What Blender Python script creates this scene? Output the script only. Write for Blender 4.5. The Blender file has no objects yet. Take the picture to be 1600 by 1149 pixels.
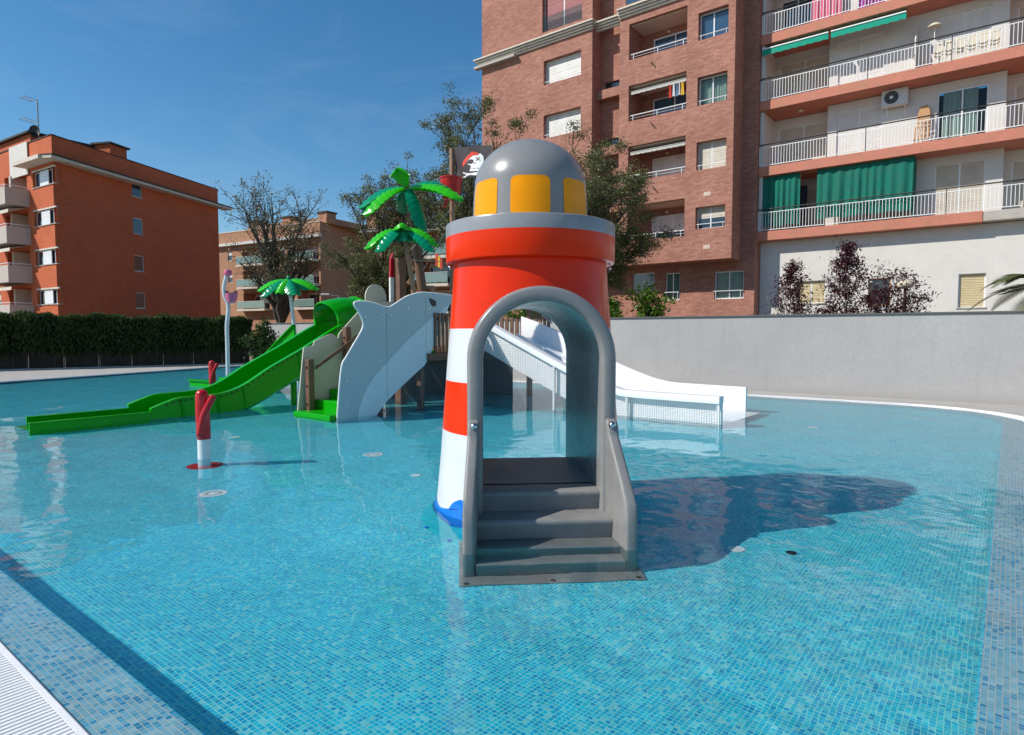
import bpy, bmesh, math, random
import numpy as np
from mathutils import Vector, Matrix
from mathutils.geometry import tessellate_polygon
random.seed(7); rng = np.random.default_rng(7)
scn = bpy.context.scene
COL = scn.collection
R = math.radians
# ---------------------------------------------------------------- camera
FPX, EYE = 990.0, 1.6
PITCH = math.atan(54.5/FPX)
cam = bpy.data.cameras.new('camera'); cam.lens = FPX/1600*36; cam.sensor_width = 36
cam.clip_start = 0.05; cam.clip_end = 3000
camo = bpy.data.objects.new('camera', cam); COL.objects.link(camo)
camo.location = (0, 0, EYE); camo.rotation_euler = (R(90)-PITCH, 0, 0)
scn.camera = camo
# ---------------------------------------------------------------- sun, sky, exposure
SUN_EL = R(41.0); SUN_DIR = Vector((0.968, 0.25, 0)).normalized()       # the way the light travels over the ground
tosun = Vector((-SUN_DIR.x*math.cos(SUN_EL), -SUN_DIR.y*math.cos(SUN_EL), math.sin(SUN_EL)))
sl = bpy.data.lights.new('sun', 'SUN'); sl.energy = 4.3; sl.angle = R(0.55); sl.color = (1, 0.95, 0.87)
sl.cycles.is_caustics_light = True                     # sunlight bends at the pool surface
so = bpy.data.objects.new('sun', sl); COL.objects.link(so); so.location = (-40, -15, 40)
so.rotation_euler = (-tosun).to_track_quat('-Z', 'Y').to_euler()
wd = bpy.data.worlds.new('World'); scn.world = wd; wd.use_nodes = True
wn, wl = wd.node_tree.nodes, wd.node_tree.links
wn.clear()
wo = wn.new('ShaderNodeOutputWorld'); bg = wn.new('ShaderNodeBackground'); bg.inputs[1].default_value = 0.125
sky = wn.new('ShaderNodeTexSky'); sky.sky_type = 'NISHITA'; sky.sun_disc = False
sky.sun_elevation = SUN_EL; sky.sun_rotation = math.atan2(tosun.x, tosun.y)
sky.air_density = 1.0; sky.dust_density = 0.35; sky.ozone_density = 3.0; sky.altitude = 100
tc = wn.new('ShaderNodeTexCoord'); mp = wn.new('ShaderNodeMapping'); mp.inputs['Scale'].default_value = (1.6, 3.2, 7); mp.inputs['Rotation'].default_value = (0.15, 0.1, 0.5)
nz = wn.new('ShaderNodeTexNoise'); nz.inputs['Scale'].default_value = 1.7; nz.inputs['Detail'].default_value = 9; nz.inputs['Roughness'].default_value = 0.62; nz.inputs['Distortion'].default_value = 0.6
cr = wn.new('ShaderNodeMapRange'); cr.inputs[1].default_value = 0.5; cr.inputs[2].default_value = 0.85; cr.inputs[3].default_value = 0.0; cr.inputs[4].default_value = 0.13
mx = wn.new('ShaderNodeMix'); mx.data_type = 'RGBA'; mx.inputs[7].default_value = (5.2, 5.8, 6.4, 1)
wl.new(tc.outputs['Generated'], mp.inputs[0]); wl.new(mp.outputs[0], nz.inputs['Vector']); wl.new(nz.outputs[0], cr.inputs[0])
wl.new(cr.outputs[0], mx.inputs[0]); hs = wn.new('ShaderNodeHueSaturation'); hs.inputs['Saturation'].default_value = 1.28; hs.inputs['Value'].default_value = .88; hs.inputs['Hue'].default_value = 0.493; wl.new(sky.outputs[0], hs.inputs['Color']); wl.new(hs.outputs[0], mx.inputs[6]); wl.new(mx.outputs[2], bg.inputs[0]); wl.new(bg.outputs[0], wo.inputs[0])
scn.view_settings.view_transform = 'Standard'; scn.view_settings.look = 'None'
scn.view_settings.exposure = 0.2; scn.view_settings.gamma = 1.0; scn.view_settings.use_curve_mapping = False
scn.cycles.max_bounces = 10; scn.cycles.transparent_max_bounces = 24; scn.cycles.glossy_bounces = 5; scn.cycles.diffuse_bounces = 4
scn.cycles.caustics_reflective = True; scn.cycles.caustics_refractive = True; scn.cycles.sample_clamp_indirect = 4; scn.cycles.blur_glossy = 0.5
scn.cycles.use_denoising = True
# ---------------------------------------------------------------- frames: a wall or the pool grid, with its own right / inward axes
class Frame:
    def __init__(s, o, r):
        s.o = Vector((o[0], o[1], 0)); s.r = Vector((r[0], r[1], 0)).normalized(); s.n = Vector((-s.r.y, s.r.x, 0))
    def p(s, a, d, z): return s.o + s.r*a + s.n*d + Vector((0, 0, z))
    def px(s, x, y, d=0.0):                       # photograph measure -> (a, z) on the vertical plane at depth d
        a = (x-800)/FPX; b = (574.5-y)/FPX; c, q = math.cos(PITCH), math.sin(PITCH)
        ray = Vector((a, c+b*q, -q+b*c)); cp = Vector((0, 0, EYE))
        k = ((s.o+s.n*d)-cp).dot(s.n)/ray.dot(s.n); h = cp+ray*k
        return (h-s.o).dot(s.r), h.z
P = Frame((0, 0), (0.786, -0.618))                 # the pool grid: a runs along the long wall, d away from the viewer
def ground(x, y, z=0.0):
    a = (x-800)/FPX; b = (574.5-y)/FPX; c, q = math.cos(PITCH), math.sin(PITCH)
    k = (z-EYE)/(-q+b*c); return Vector((a*k, (c+b*q)*k, z))
FLOOR = -.45
def groundw(x, y, z=FLOOR):                          # the pool floor point seen through the refracting water surface
    q = ground(x, y, 0); h = Vector((q.x, q.y, 0)); s = math.sin(math.atan2(h.length, EYE))/1.33; return Vector((*(h+h.normalized()*(-z*s/math.sqrt(1-s*s))).to_2d(), z))
# ---------------------------------------------------------------- mesh builder
class MB:
    def __init__(s): s.v = []; s.f = []; s.m = []
    def add(s, pts, faces, m=0):
        n = len(s.v); s.v += [Vector(p) for p in pts]; s.f += [[i+n for i in f] for f in faces]; s.m += [m]*len(faces); return s
    def box(s, fr, a0, a1, d0, d1, z0, z1, m=0):
        q = [fr.p(a, d, z) for z in (z0, z1) for a, d in ((a0, d0), (a1, d0), (a1, d1), (a0, d1))]
        return s.add(q, [(3, 2, 1, 0), (4, 5, 6, 7), (0, 1, 5, 4), (1, 2, 6, 5), (2, 3, 7, 6), (3, 0, 4, 7)], m)
    def quad(s, *pts, m=0): return s.add(pts, [tuple(range(len(pts)))], m)
    def bar(s, p0, p1, w, h=None, up=(0, 0, 1), m=0):
        h = h or w; p0, p1 = Vector(p0), Vector(p1); t = (p1-p0).normalized(); up = Vector(up)
        if abs(t.dot(up)) > .98: up = Vector((1, 0, 0))
        x = t.cross(up).normalized(); y = x.cross(t)
        q = [c+x*(i*w/2)+y*(j*h/2) for c in (p0, p1) for i, j in ((-1, -1), (1, -1), (1, 1), (-1, 1))]
        return s.add(q, [(3, 2, 1, 0), (4, 5, 6, 7), (0, 1, 5, 4), (1, 2, 6, 5), (2, 3, 7, 6), (3, 0, 4, 7)], m)
    def tube(s, path, rad, n=8, cap=True, m=0):
        path = [Vector(p) for p in path]; L = len(path)
        if not hasattr(rad, '__len__'): rad = [rad]*L
        base = []; prev = None
        for i in range(L):
            t = (path[min(i+1, L-1)]-path[max(i-1, 0)]).normalized()
            if prev is None:
                ref = Vector((0, 0, 1)) if abs(t.z) < .9 else Vector((1, 0, 0)); x = t.cross(ref).normalized()
            else:
                x = (prev-t*prev.dot(t)).normalized()
            prev = x; y = t.cross(x)
            base += [path[i]+(x*math.cos(2*math.pi*k/n)+y*math.sin(2*math.pi*k/n))*rad[i] for k in range(n)]
        F = [(i*n+k, i*n+(k+1) % n, (i+1)*n+(k+1) % n, (i+1)*n+k) for i in range(L-1) for k in range(n)]
        if cap: F += [tuple(range(n))[::-1], tuple(range((L-1)*n, L*n))]
        return s.add(base, F, m)
    def lathe(s, prof, c=(0, 0, 0), n=48, m=0, cap=False):
        c = Vector(c); L = len(prof)
        q = [c+Vector((r*math.cos(2*math.pi*k/n), r*math.sin(2*math.pi*k/n), z)) for r, z in prof for k in range(n)]
        F = [(i*n+k, i*n+(k+1) % n, (i+1)*n+(k+1) % n, (i+1)*n+k) for i in range(L-1) for k in range(n)]
        if cap: F += [tuple(range(n))[::-1], tuple(range((L-1)*n, L*n))]
        return s.add(q, F, m)
    def prism(s, pts, fn, e0, e1, m=0):           # fn(u, v, e) -> point; polygon pts (u, v) pushed from e0 to e1
        n = len(pts); q = [fn(u, v, e0) for u, v in pts]+[fn(u, v, e1) for u, v in pts]
        return s.add(q, [tuple(range(n))[::-1], tuple(range(n, 2*n))]+[(i, (i+1) % n, n+(i+1) % n, n+i) for i in range(n)], m)
    def sheet(s, rows, m=0, closed=False):        # rows of equally many points
        n = len(rows[0]); q = [p for r in rows for p in r]; F = []
        for i in range(len(rows)-1):
            for k in range(n if closed else n-1):
                F.append((i*n+k, i*n+(k+1) % n, (i+1)*n+(k+1) % n, (i+1)*n+k))
        return s.add(q, F, m)
    def wall(s, fr, a0, a1, z0, z1, d, holes=(), rev=0.15, m=0, mr=None):   # wall face with real openings and their reveals
        A = sorted({a0, a1, *[x for h in holes for x in h[:2]]}); Z = sorted({z0, z1, *[x for h in holes for x in h[2:4]]})
        A = [x for x in A if a0 <= x <= a1]; Z = [x for x in Z if z0 <= x <= z1]
        for i in range(len(A)-1):
            for j in range(len(Z)-1):
                ca, cz = (A[i]+A[i+1])/2, (Z[j]+Z[j+1])/2
                if any(h[0] < ca < h[1] and h[2] < cz < h[3] for h in holes): continue
                s.quad(fr.p(A[i], d, Z[j]), fr.p(A[i+1], d, Z[j]), fr.p(A[i+1], d, Z[j+1]), fr.p(A[i], d, Z[j+1]), m=m)
        for h in holes:
            r = h[4] if len(h) > 4 else rev; b0, b1, y0, y1 = h[:4]; k = m if mr is None else mr
            s.quad(fr.p(b0, d, y0), fr.p(b0, d, y1), fr.p(b0, d+r, y1), fr.p(b0, d+r, y0), m=k)
            s.quad(fr.p(b1, d, y1), fr.p(b1, d, y0), fr.p(b1, d+r, y0), fr.p(b1, d+r, y1), m=k)
            s.quad(fr.p(b0, d, y1), fr.p(b1, d, y1), fr.p(b1, d+r, y1), fr.p(b0, d+r, y1), m=k)
            s.quad(fr.p(b1, d, y0), fr.p(b0, d, y0), fr.p(b0, d+r, y0), fr.p(b1, d+r, y0), m=k)
        return s
    def build(s, name, mats, parent=None, smooth=None, bevel=0, seg=2, uv=True, merge=False, fix=True):
        me = bpy.data.meshes.new(name)
        off = Vector(parent_world(parent)) if parent else Vector((0, 0, 0))
        me.from_pydata([v-off for v in s.v], [], s.f)
        for m in (mats if isinstance(mats, (list, tuple)) else [mats]): me.materials.append(m)
        if any(s.m): me.polygons.foreach_set('material_index', s.m)
        if bevel or merge or fix:
            bm = bmesh.new(); bm.from_mesh(me)
            if merge: bmesh.ops.remove_doubles(bm, verts=bm.verts, dist=1e-4)
            if fix: bmesh.ops.recalc_face_normals(bm, faces=bm.faces)
            if bevel:
                es = [e for e in bm.edges if len(e.link_faces) == 2 and e.calc_face_angle(0) > R(25)]
                bmesh.ops.bevel(bm, geom=es, offset=bevel, segments=seg, profile=.6, affect='EDGES', clamp_overlap=True)
            bm.to_mesh(me); bm.free()
        if uv:
            ul = me.uv_layers.new(name='UVMap'); L = len(me.loops)
            co = np.empty(len(me.vertices)*3); me.vertices.foreach_get('co', co); co = co.reshape(-1, 3)+np.array(off)
            vi = np.empty(L, dtype=np.int32); me.loops.foreach_get('vertex_index', vi)
            nr = np.empty(len(me.polygons)*3); me.polygons.foreach_get('normal', nr); nr = nr.reshape(-1, 3)
            lt = np.empty(len(me.polygons), dtype=np.int32); me.polygons.foreach_get('loop_total', lt)
            n = np.repeat(nr, lt, axis=0); p = co[vi]; out = np.empty((L, 2))
            h = np.hypot(n[:, 0], n[:, 1]); hz = h < .6; hh = np.maximum(h, 1e-6)
            out[:, 0] = (-n[:, 1]*p[:, 0]+n[:, 0]*p[:, 1])/hh; out[:, 1] = p[:, 2]
            out[hz, 0] = p[hz, 0]*P.r.x+p[hz, 1]*P.r.y; out[hz, 1] = p[hz, 0]*P.n.x+p[hz, 1]*P.n.y
            ul.data.foreach_set('uv', out.ravel())
        if smooth is not None:
            me.polygons.foreach_set('use_smooth', [True]*len(me.polygons)); me.set_sharp_from_angle(angle=R(smooth))
        me.update()
        o = bpy.data.objects.new(name, me); COL.objects.link(o)
        if parent: o.parent = parent
        return o
def parent_world(o):
    v = Vector((0, 0, 0))
    while o: v += o.location; o = o.parent
    return v
def tag(o, label=None, cat=None, group=None, kind=None):
    for k, x in (('label', label), ('category', cat), ('group', group), ('kind', kind)):
        if x: o[k] = x
    return o
def thing(name, label, cat, loc, group=None):
    o = bpy.data.objects.new(name, None); o.empty_display_size = .2; COL.objects.link(o); o.location = loc
    return tag(o, label, cat, group)
def again(ob, p, parent, name=None):                # another object on the same mesh, its points moved by p
    c = ob.copy(); COL.objects.link(c); c.parent = parent; c.location = ob.location+Vector(p); return c
def copy_tree(o, parent=None, first=True):
    c = o.copy(); COL.objects.link(c); c.parent = parent
    for ch in list(o.children): copy_tree(ch, c)
    return c
# ---------------------------------------------------------------- materials
def nodes(name):
    m = bpy.data.materials.new(name); m.use_nodes = True; nt = m.node_tree; b = nt.nodes['Principled BSDF']
    return m, nt.nodes, nt.links, b
def N(ns, t, **kw):
    n = ns.new(t)
    for k, v in kw.items():
        if k.startswith('i_'): n.inputs[k[2:].replace('_', ' ')].default_value = v
        else: setattr(n, k, v)
    return n
def mixc(ns, ls, fac, a, b, blend='MIX'):
    m = N(ns, 'ShaderNodeMix', data_type='RGBA', blend_type=blend)
    for i, x in ((0, fac), (6, a), (7, b)):
        if isinstance(x, bpy.types.NodeSocket): ls.new(x, m.inputs[i])
        elif isinstance(x, (int, float)): m.inputs[i].default_value = x
        else: m.inputs[i].default_value = (*x, 1) if len(x) == 3 else x
    return m.outputs[2]
def ramp(ns, ls, src, lo, hi, a=0.0, b=1.0):
    r = N(ns, 'ShaderNodeMapRange'); ls.new(src, r.inputs[0])
    for i, v in ((1, lo), (2, hi), (3, a), (4, b)): r.inputs[i].default_value = v
    return r.outputs[0]
def noise(ns, ls, co, scale, detail=4, rough=.55):
    n = N(ns, 'ShaderNodeTexNoise', i_Scale=scale, i_Detail=detail, i_Roughness=rough)
    if co is not None: ls.new(co, n.inputs['Vector'])
    return n.outputs[0]
def mat(name, col, rough=.5, metal=0, var=.12, scale=6.0, bump=0.0, bscale=40.0, coat=0.0, grime=None, gscale=1.2, spec=.5, sheen=0):
    m, ns, ls, b = nodes(name)
    tcn = N(ns, 'ShaderNodeTexCoord'); o = tcn.outputs['Object']
    n1 = noise(ns, ls, o, scale, 5); n2 = noise(ns, ls, o, scale*7, 3)
    f = ramp(ns, ls, n1, .3, .7, 1-var, 1+var*.6); f2 = ramp(ns, ls, n2, .3, .7, 1-var*.5, 1+var*.3)
    mu = N(ns, 'ShaderNodeMath', operation='MULTIPLY'); ls.new(f, mu.inputs[0]); ls.new(f2, mu.inputs[1])
    c = mixc(ns, ls, 1.0, col, mu.outputs[0], 'MULTIPLY')
    if grime:
        g = noise(ns, ls, o, gscale, 8, .7); c = mixc(ns, ls, ramp(ns, ls, g, .52, .72, 0, grime[3]), c, grime[:3])
    ls.new(c, b.inputs['Base Color']); b.inputs['Metallic'].default_value = metal
    ls.new(ramp(ns, ls, n1, .3, .7, max(0, rough*.85), min(1, rough*1.2)), b.inputs['Roughness'])
    b.inputs['Specular IOR Level'].default_value = spec
    if coat: b.inputs['Coat Weight'].default_value = coat; b.inputs['Coat Roughness'].default_value = .04
    if bump:
        bn = N(ns, 'ShaderNodeBump', i_Strength=bump, i_Distance=.01); ls.new(noise(ns, ls, o, bscale, 4), bn.inputs['Height']); ls.new(bn.outputs[0], b.inputs['Normal'])
    return m
def brickmat(name, c1, c2, mortar, w=.25, h=.062, mo=.007, big=.18):
    m, ns, ls, b = nodes(name)
    tcn = N(ns, 'ShaderNodeTexCoord')
    br = N(ns, 'ShaderNodeTexBrick', offset=.5, i_Scale=1.0, i_Mortar_Size=mo, i_Mortar_Smooth=.2, i_Bias=0.0, i_Brick_Width=w, i_Row_Height=h)
    br.inputs['Color1'].default_value = (*c1, 1); br.inputs['Color2'].default_value = (*c2, 1); br.inputs['Mortar'].default_value = (*mortar, 1)
    ls.new(tcn.outputs['UV'], br.inputs['Vector'])
    n1 = noise(ns, ls, tcn.outputs['Object'], .55, 7, .65); n2 = noise(ns, ls, tcn.outputs['Object'], 9, 4)
    c = mixc(ns, ls, 1.0, br.outputs['Color'], ramp(ns, ls, n1, .3, .72, 1-big, 1+big*.6), 'MULTIPLY')
    c = mixc(ns, ls, 1.0, c, ramp(ns, ls, n2, .3, .7, .86, 1.1), 'MULTIPLY')
    ls.new(c, b.inputs['Base Color']); b.inputs['Roughness'].default_value = .85; b.inputs['Specular IOR Level'].default_value = .25
    bn = N(ns, 'ShaderNodeBump', i_Strength=.5, i_Distance=.006, invert=True); ls.new(br.outputs['Fac'], bn.inputs['Height']); ls.new(bn.outputs[0], b.inputs['Normal'])
    return m
def slatmat(name, col, pitch=.05, rough=.5):        # roller shutter: fine horizontal ribs as relief
    m, ns, ls, b = nodes(name); tcn = N(ns, 'ShaderNodeTexCoord'); sp = N(ns, 'ShaderNodeSeparateXYZ'); ls.new(tcn.outputs['UV'], sp.inputs[0])
    mm = N(ns, 'ShaderNodeMath', operation='MULTIPLY'); mm.inputs[1].default_value = 2*math.pi/pitch; ls.new(sp.outputs[1], mm.inputs[0])
    si = N(ns, 'ShaderNodeMath', operation='SINE'); ls.new(mm.outputs[0], si.inputs[0])
    n1 = noise(ns, ls, tcn.outputs['Object'], 2.0, 6)
    ls.new(mixc(ns, ls, 1.0, col, ramp(ns, ls, n1, .3, .7, .86, 1.06), 'MULTIPLY'), b.inputs['Base Color']); b.inputs['Roughness'].default_value = rough
    bn = N(ns, 'ShaderNodeBump', i_Strength=.6, i_Distance=.006); ls.new(si.outputs[0], bn.inputs['Height']); ls.new(bn.outputs[0], b.inputs['Normal'])
    return m
def glassmat(name, col, clear=0.0, rough=.02):
    m, ns, ls, b = nodes(name)
    b.inputs['Base Color'].default_value = (*col, 1); b.inputs['Roughness'].default_value = rough; b.inputs['Specular IOR Level'].default_value = .9
    tcn = N(ns, 'ShaderNodeTexCoord'); bn = N(ns, 'ShaderNodeBump', i_Strength=.05, i_Distance=.02); ls.new(noise(ns, ls, tcn.outputs['Object'], 1.3, 2), bn.inputs['Height']); ls.new(bn.outputs[0], b.inputs['Normal'])
    if clear:
        tr = N(ns, 'ShaderNodeBsdfTransparent'); tr.inputs[0].default_value = (.8, .9, .9, 1); ms = N(ns, 'ShaderNodeMixShader')
        ms.inputs[0].default_value = clear; ls.new(b.outputs[0], ms.inputs[1]); ls.new(tr.outputs[0], ms.inputs[2]); ls.new(ms.outputs[0], ns['Material Output'].inputs[0])
    return m
def leafmat(name, c1, c2, rough=.5, trans=.25):
    m, ns, ls, b = nodes(name); tcn = N(ns, 'ShaderNodeTexCoord'); g = N(ns, 'ShaderNodeNewGeometry')
    n = noise(ns, ls, tcn.outputs['Object'], 1.1, 3); rd = g.outputs['Random Per Island']
    ad = N(ns, 'ShaderNodeMath', operation='ADD'); ls.new(ramp(ns, ls, n, .3, .7, 0, .5), ad.inputs[0]); ls.new(ramp(ns, ls, rd, 0, 1, 0, .5), ad.inputs[1])
    c = mixc(ns, ls, ad.outputs[0], c1, c2); ls.new(c, b.inputs['Base Color']); b.inputs['Roughness'].default_value = rough
    tl = N(ns, 'ShaderNodeBsdfTranslucent'); ls.new(c, tl.inputs[0]); ms = N(ns, 'ShaderNodeMixShader'); ms.inputs[0].default_value = trans
    ls.new(b.outputs[0], ms.inputs[1]); ls.new(tl.outputs[0], ms.inputs[2]); ls.new(ms.outputs[0], ns['Material Output'].inputs[0])
    return m
def mosaicmat(name, cols, grout, tile=.026, gap=.09, warp=.007):
    m, ns, ls, b = nodes(name); tcn = N(ns, 'ShaderNodeTexCoord')
    wn_ = N(ns, 'ShaderNodeTexNoise', i_Scale=9.0, i_Detail=2.0); ls.new(tcn.outputs['UV'], wn_.inputs['Vector'])
    w1 = N(ns, 'ShaderNodeVectorMath', operation='SUBTRACT'); ls.new(wn_.outputs['Color'], w1.inputs[0]); w1.inputs[1].default_value = (.5, .5, .5)
    w2 = N(ns, 'ShaderNodeVectorMath', operation='MULTIPLY_ADD'); ls.new(w1.outputs[0], w2.inputs[0]); w2.inputs[1].default_value = (warp, warp, 0); ls.new(tcn.outputs['UV'], w2.inputs[2])
    sc = N(ns, 'ShaderNodeVectorMath', operation='SCALE'); sc.inputs['Scale'].default_value = 1/tile; ls.new(w2.outputs[0], sc.inputs[0])
    fl = N(ns, 'ShaderNodeVectorMath', operation='FLOOR'); ls.new(sc.outputs[0], fl.inputs[0])
    fr = N(ns, 'ShaderNodeVectorMath', operation='FRACTION'); ls.new(sc.outputs[0], fr.inputs[0])
    wh = N(ns, 'ShaderNodeTexWhiteNoise', noise_dimensions='2D'); ls.new(fl.outputs[0], wh.inputs['Vector'])
    big = noise(ns, ls, fl.outputs[0], .05, 3)
    r = N(ns, 'ShaderNodeValToRGB'); r.color_ramp.interpolation = 'CONSTANT'
    for i, (pos, c) in enumerate(cols):
        e = r.color_ramp.elements[i] if i < 2 else r.color_ramp.elements.new(pos)
        e.position = pos; e.color = (*c, 1)
    ls.new(wh.outputs['Value'], r.inputs[0])
    wh2 = N(ns, 'ShaderNodeTexWhiteNoise', noise_dimensions='2D'); o2 = N(ns, 'ShaderNodeVectorMath', operation='ADD'); o2.inputs[1].default_value = (91.3, 17.7, 0); ls.new(fl.outputs[0], o2.inputs[0]); ls.new(o2.outputs[0], wh2.inputs['Vector'])
    c = mixc(ns, ls, 1.0, r.outputs[0], ramp(ns, ls, wh2.outputs['Value'], 0, 1, .88, 1.1), 'MULTIPLY')
    c = mixc(ns, ls, 1.0, c, ramp(ns, ls, big, .35, .65, .92, 1.08), 'MULTIPLY')
    sp = N(ns, 'ShaderNodeSeparateXYZ'); ls.new(fr.outputs[0], sp.inputs[0])
    def edge(s):
        a = N(ns, 'ShaderNodeMath', operation='SUBTRACT'); ls.new(s, a.inputs[0]); a.inputs[1].default_value = .5
        q = N(ns, 'ShaderNodeMath', operation='ABSOLUTE'); ls.new(a.outputs[0], q.inputs[0]); return q.outputs[0]
    mxm = N(ns, 'ShaderNodeMath', operation='MAXIMUM'); ls.new(edge(sp.outputs[0]), mxm.inputs[0]); ls.new(edge(sp.outputs[1]), mxm.inputs[1])
    g = ramp(ns, ls, mxm.outputs[0], .5-gap, .5-gap*.5, 0, 1)
    ls.new(mixc(ns, ls, g, c, grout), b.inputs['Base Color']); b.inputs['Roughness'].default_value = .35
    bn = N(ns, 'ShaderNodeBump', i_Strength=.4, i_Distance=.003, invert=True); ls.new(g, bn.inputs['Height']); ls.new(bn.outputs[0], b.inputs['Normal'])
    return m
def scummat(name, col):                                # glossy plastic with a faint uneven tide line just above the water
    m, ns, ls, b = nodes(name); tcn = N(ns, 'ShaderNodeTexCoord'); ge = N(ns, 'ShaderNodeNewGeometry'); sp = N(ns, 'ShaderNodeSeparateXYZ'); ls.new(ge.outputs['Position'], sp.inputs[0])
    n1 = noise(ns, ls, tcn.outputs['Object'], 3, 5); n2 = noise(ns, ls, tcn.outputs['Object'], 26, 4)
    ad = N(ns, 'ShaderNodeMath', operation='ADD'); ls.new(sp.outputs[2], ad.inputs[0]); ls.new(ramp(ns, ls, n1, .3, .7, -.06, .05), ad.inputs[1])
    c = mixc(ns, ls, 1.0, col, ramp(ns, ls, n1, .3, .7, .95, 1.02), 'MULTIPLY'); c = mixc(ns, ls, ramp(ns, ls, ad.outputs[0], .0, .17, .42, 0), c, (.46, .44, .36))
    ls.new(c, b.inputs['Base Color']); b.inputs['Roughness'].default_value = .27; b.inputs['Specular IOR Level'].default_value = .35; return m
def wallmat():                                         # grey render: trowel mottling, vertical run-off streaks, damp foot
    m, ns, ls, b = nodes('grey_render'); tcn = N(ns, 'ShaderNodeTexCoord'); mpn = N(ns, 'ShaderNodeMapping'); mpn.inputs['Scale'].default_value = (2.2, .18, 1); ls.new(tcn.outputs['UV'], mpn.inputs[0])
    st = noise(ns, ls, mpn.outputs[0], 2.0, 6, .6); n1 = noise(ns, ls, tcn.outputs['Object'], .6, 6, .6); n2 = noise(ns, ls, tcn.outputs['Object'], 14, 4)
    c = mixc(ns, ls, ramp(ns, ls, n1, .35, .7, 0, 1), (.385, .37, .36), (.335, .325, .318)); c = mixc(ns, ls, ramp(ns, ls, st, .56, .74, 0, .32), c, (.27, .26, .25)); c = mixc(ns, ls, 1.0, c, ramp(ns, ls, n2, .3, .7, .94, 1.04), 'MULTIPLY')
    sp = N(ns, 'ShaderNodeSeparateXYZ'); ls.new(tcn.outputs['UV'], sp.inputs[0]); ad = N(ns, 'ShaderNodeMath', operation='ADD'); ls.new(sp.outputs[1], ad.inputs[0]); ls.new(ramp(ns, ls, n1, .3, .7, -.12, .12), ad.inputs[1])
    c = mixc(ns, ls, ramp(ns, ls, ad.outputs[0], .03, .26, .4, 0), c, (.27, .245, .215)); ls.new(c, b.inputs['Base Color']); b.inputs['Roughness'].default_value = .9
    bn = N(ns, 'ShaderNodeBump', i_Strength=.15, i_Distance=.006); ls.new(noise(ns, ls, tcn.outputs['Object'], 60, 5), bn.inputs['Height']); ls.new(bn.outputs[0], b.inputs['Normal'])
    return m
def watermat():
    m, ns, ls, b = nodes('pool_water'); ns.remove(b); out = ns['Material Output']
    tcn = N(ns, 'ShaderNodeTexCoord'); o = tcn.outputs['Object']
    n1 = N(ns, 'ShaderNodeTexNoise', i_Scale=14.0, i_Detail=3.0, i_Roughness=.5, i_Distortion=.4); ls.new(o, n1.inputs['Vector'])
    n3 = noise(ns, ls, o, .3, 3)
    b1 = N(ns, 'ShaderNodeBump', i_Distance=.0012); ls.new(n1.outputs[0], b1.inputs['Height']); ls.new(ramp(ns, ls, n3, .38, .62, .15, 1.0), b1.inputs['Strength'])
    ge = N(ns, 'ShaderNodeNewGeometry'); dt = N(ns, 'ShaderNodeVectorMath', operation='DOT_PRODUCT'); ls.new(ge.outputs['Incoming'], dt.inputs[0]); ls.new(b1.outputs[0], dt.inputs[1])
    def mth(op, x, y=None):
        k = N(ns, 'ShaderNodeMath', operation=op)
        for i, v in enumerate((x, y)):
            if isinstance(v, (int, float)): k.inputs[i].default_value = v
            elif v is not None: ls.new(v, k.inputs[i])
        return k.outputs[0]
    om = mth('MAXIMUM', mth('SUBTRACT', 1.0, mth('ABSOLUTE', dt.outputs['Value'])), 0.0)
    fz = mth('ADD', mth('MULTIPLY', mth('POWER', om, 5.0), .86), .018)
    gl = N(ns, 'ShaderNodeBsdfGlossy', i_Roughness=.0); ls.new(b1.outputs[0], gl.inputs['Normal'])
    tr = N(ns, 'ShaderNodeBsdfRefraction', i_IOR=1.33, i_Roughness=0.0); tr.inputs[0].default_value = (.90, .985, .995, 1); ls.new(b1.outputs[0], tr.inputs['Normal'])
    ms = N(ns, 'ShaderNodeMixShader'); ls.new(fz, ms.inputs[0]); ls.new(tr.outputs[0], ms.inputs[1]); ls.new(gl.outputs[0], ms.inputs[2])
    gs = N(ns, 'ShaderNodeBsdfGlass', i_IOR=1.33, i_Roughness=0.0); ls.new(b1.outputs[0], gs.inputs['Normal'])      # from below: total reflection near grazing
    mb_ = N(ns, 'ShaderNodeMixShader'); ls.new(ge.outputs['Backfacing'], mb_.inputs[0]); ls.new(ms.outputs[0], mb_.inputs[1]); ls.new(gs.outputs[0], mb_.inputs[2]); ls.new(mb_.outputs[0], out.inputs[0])
    return m
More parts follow.
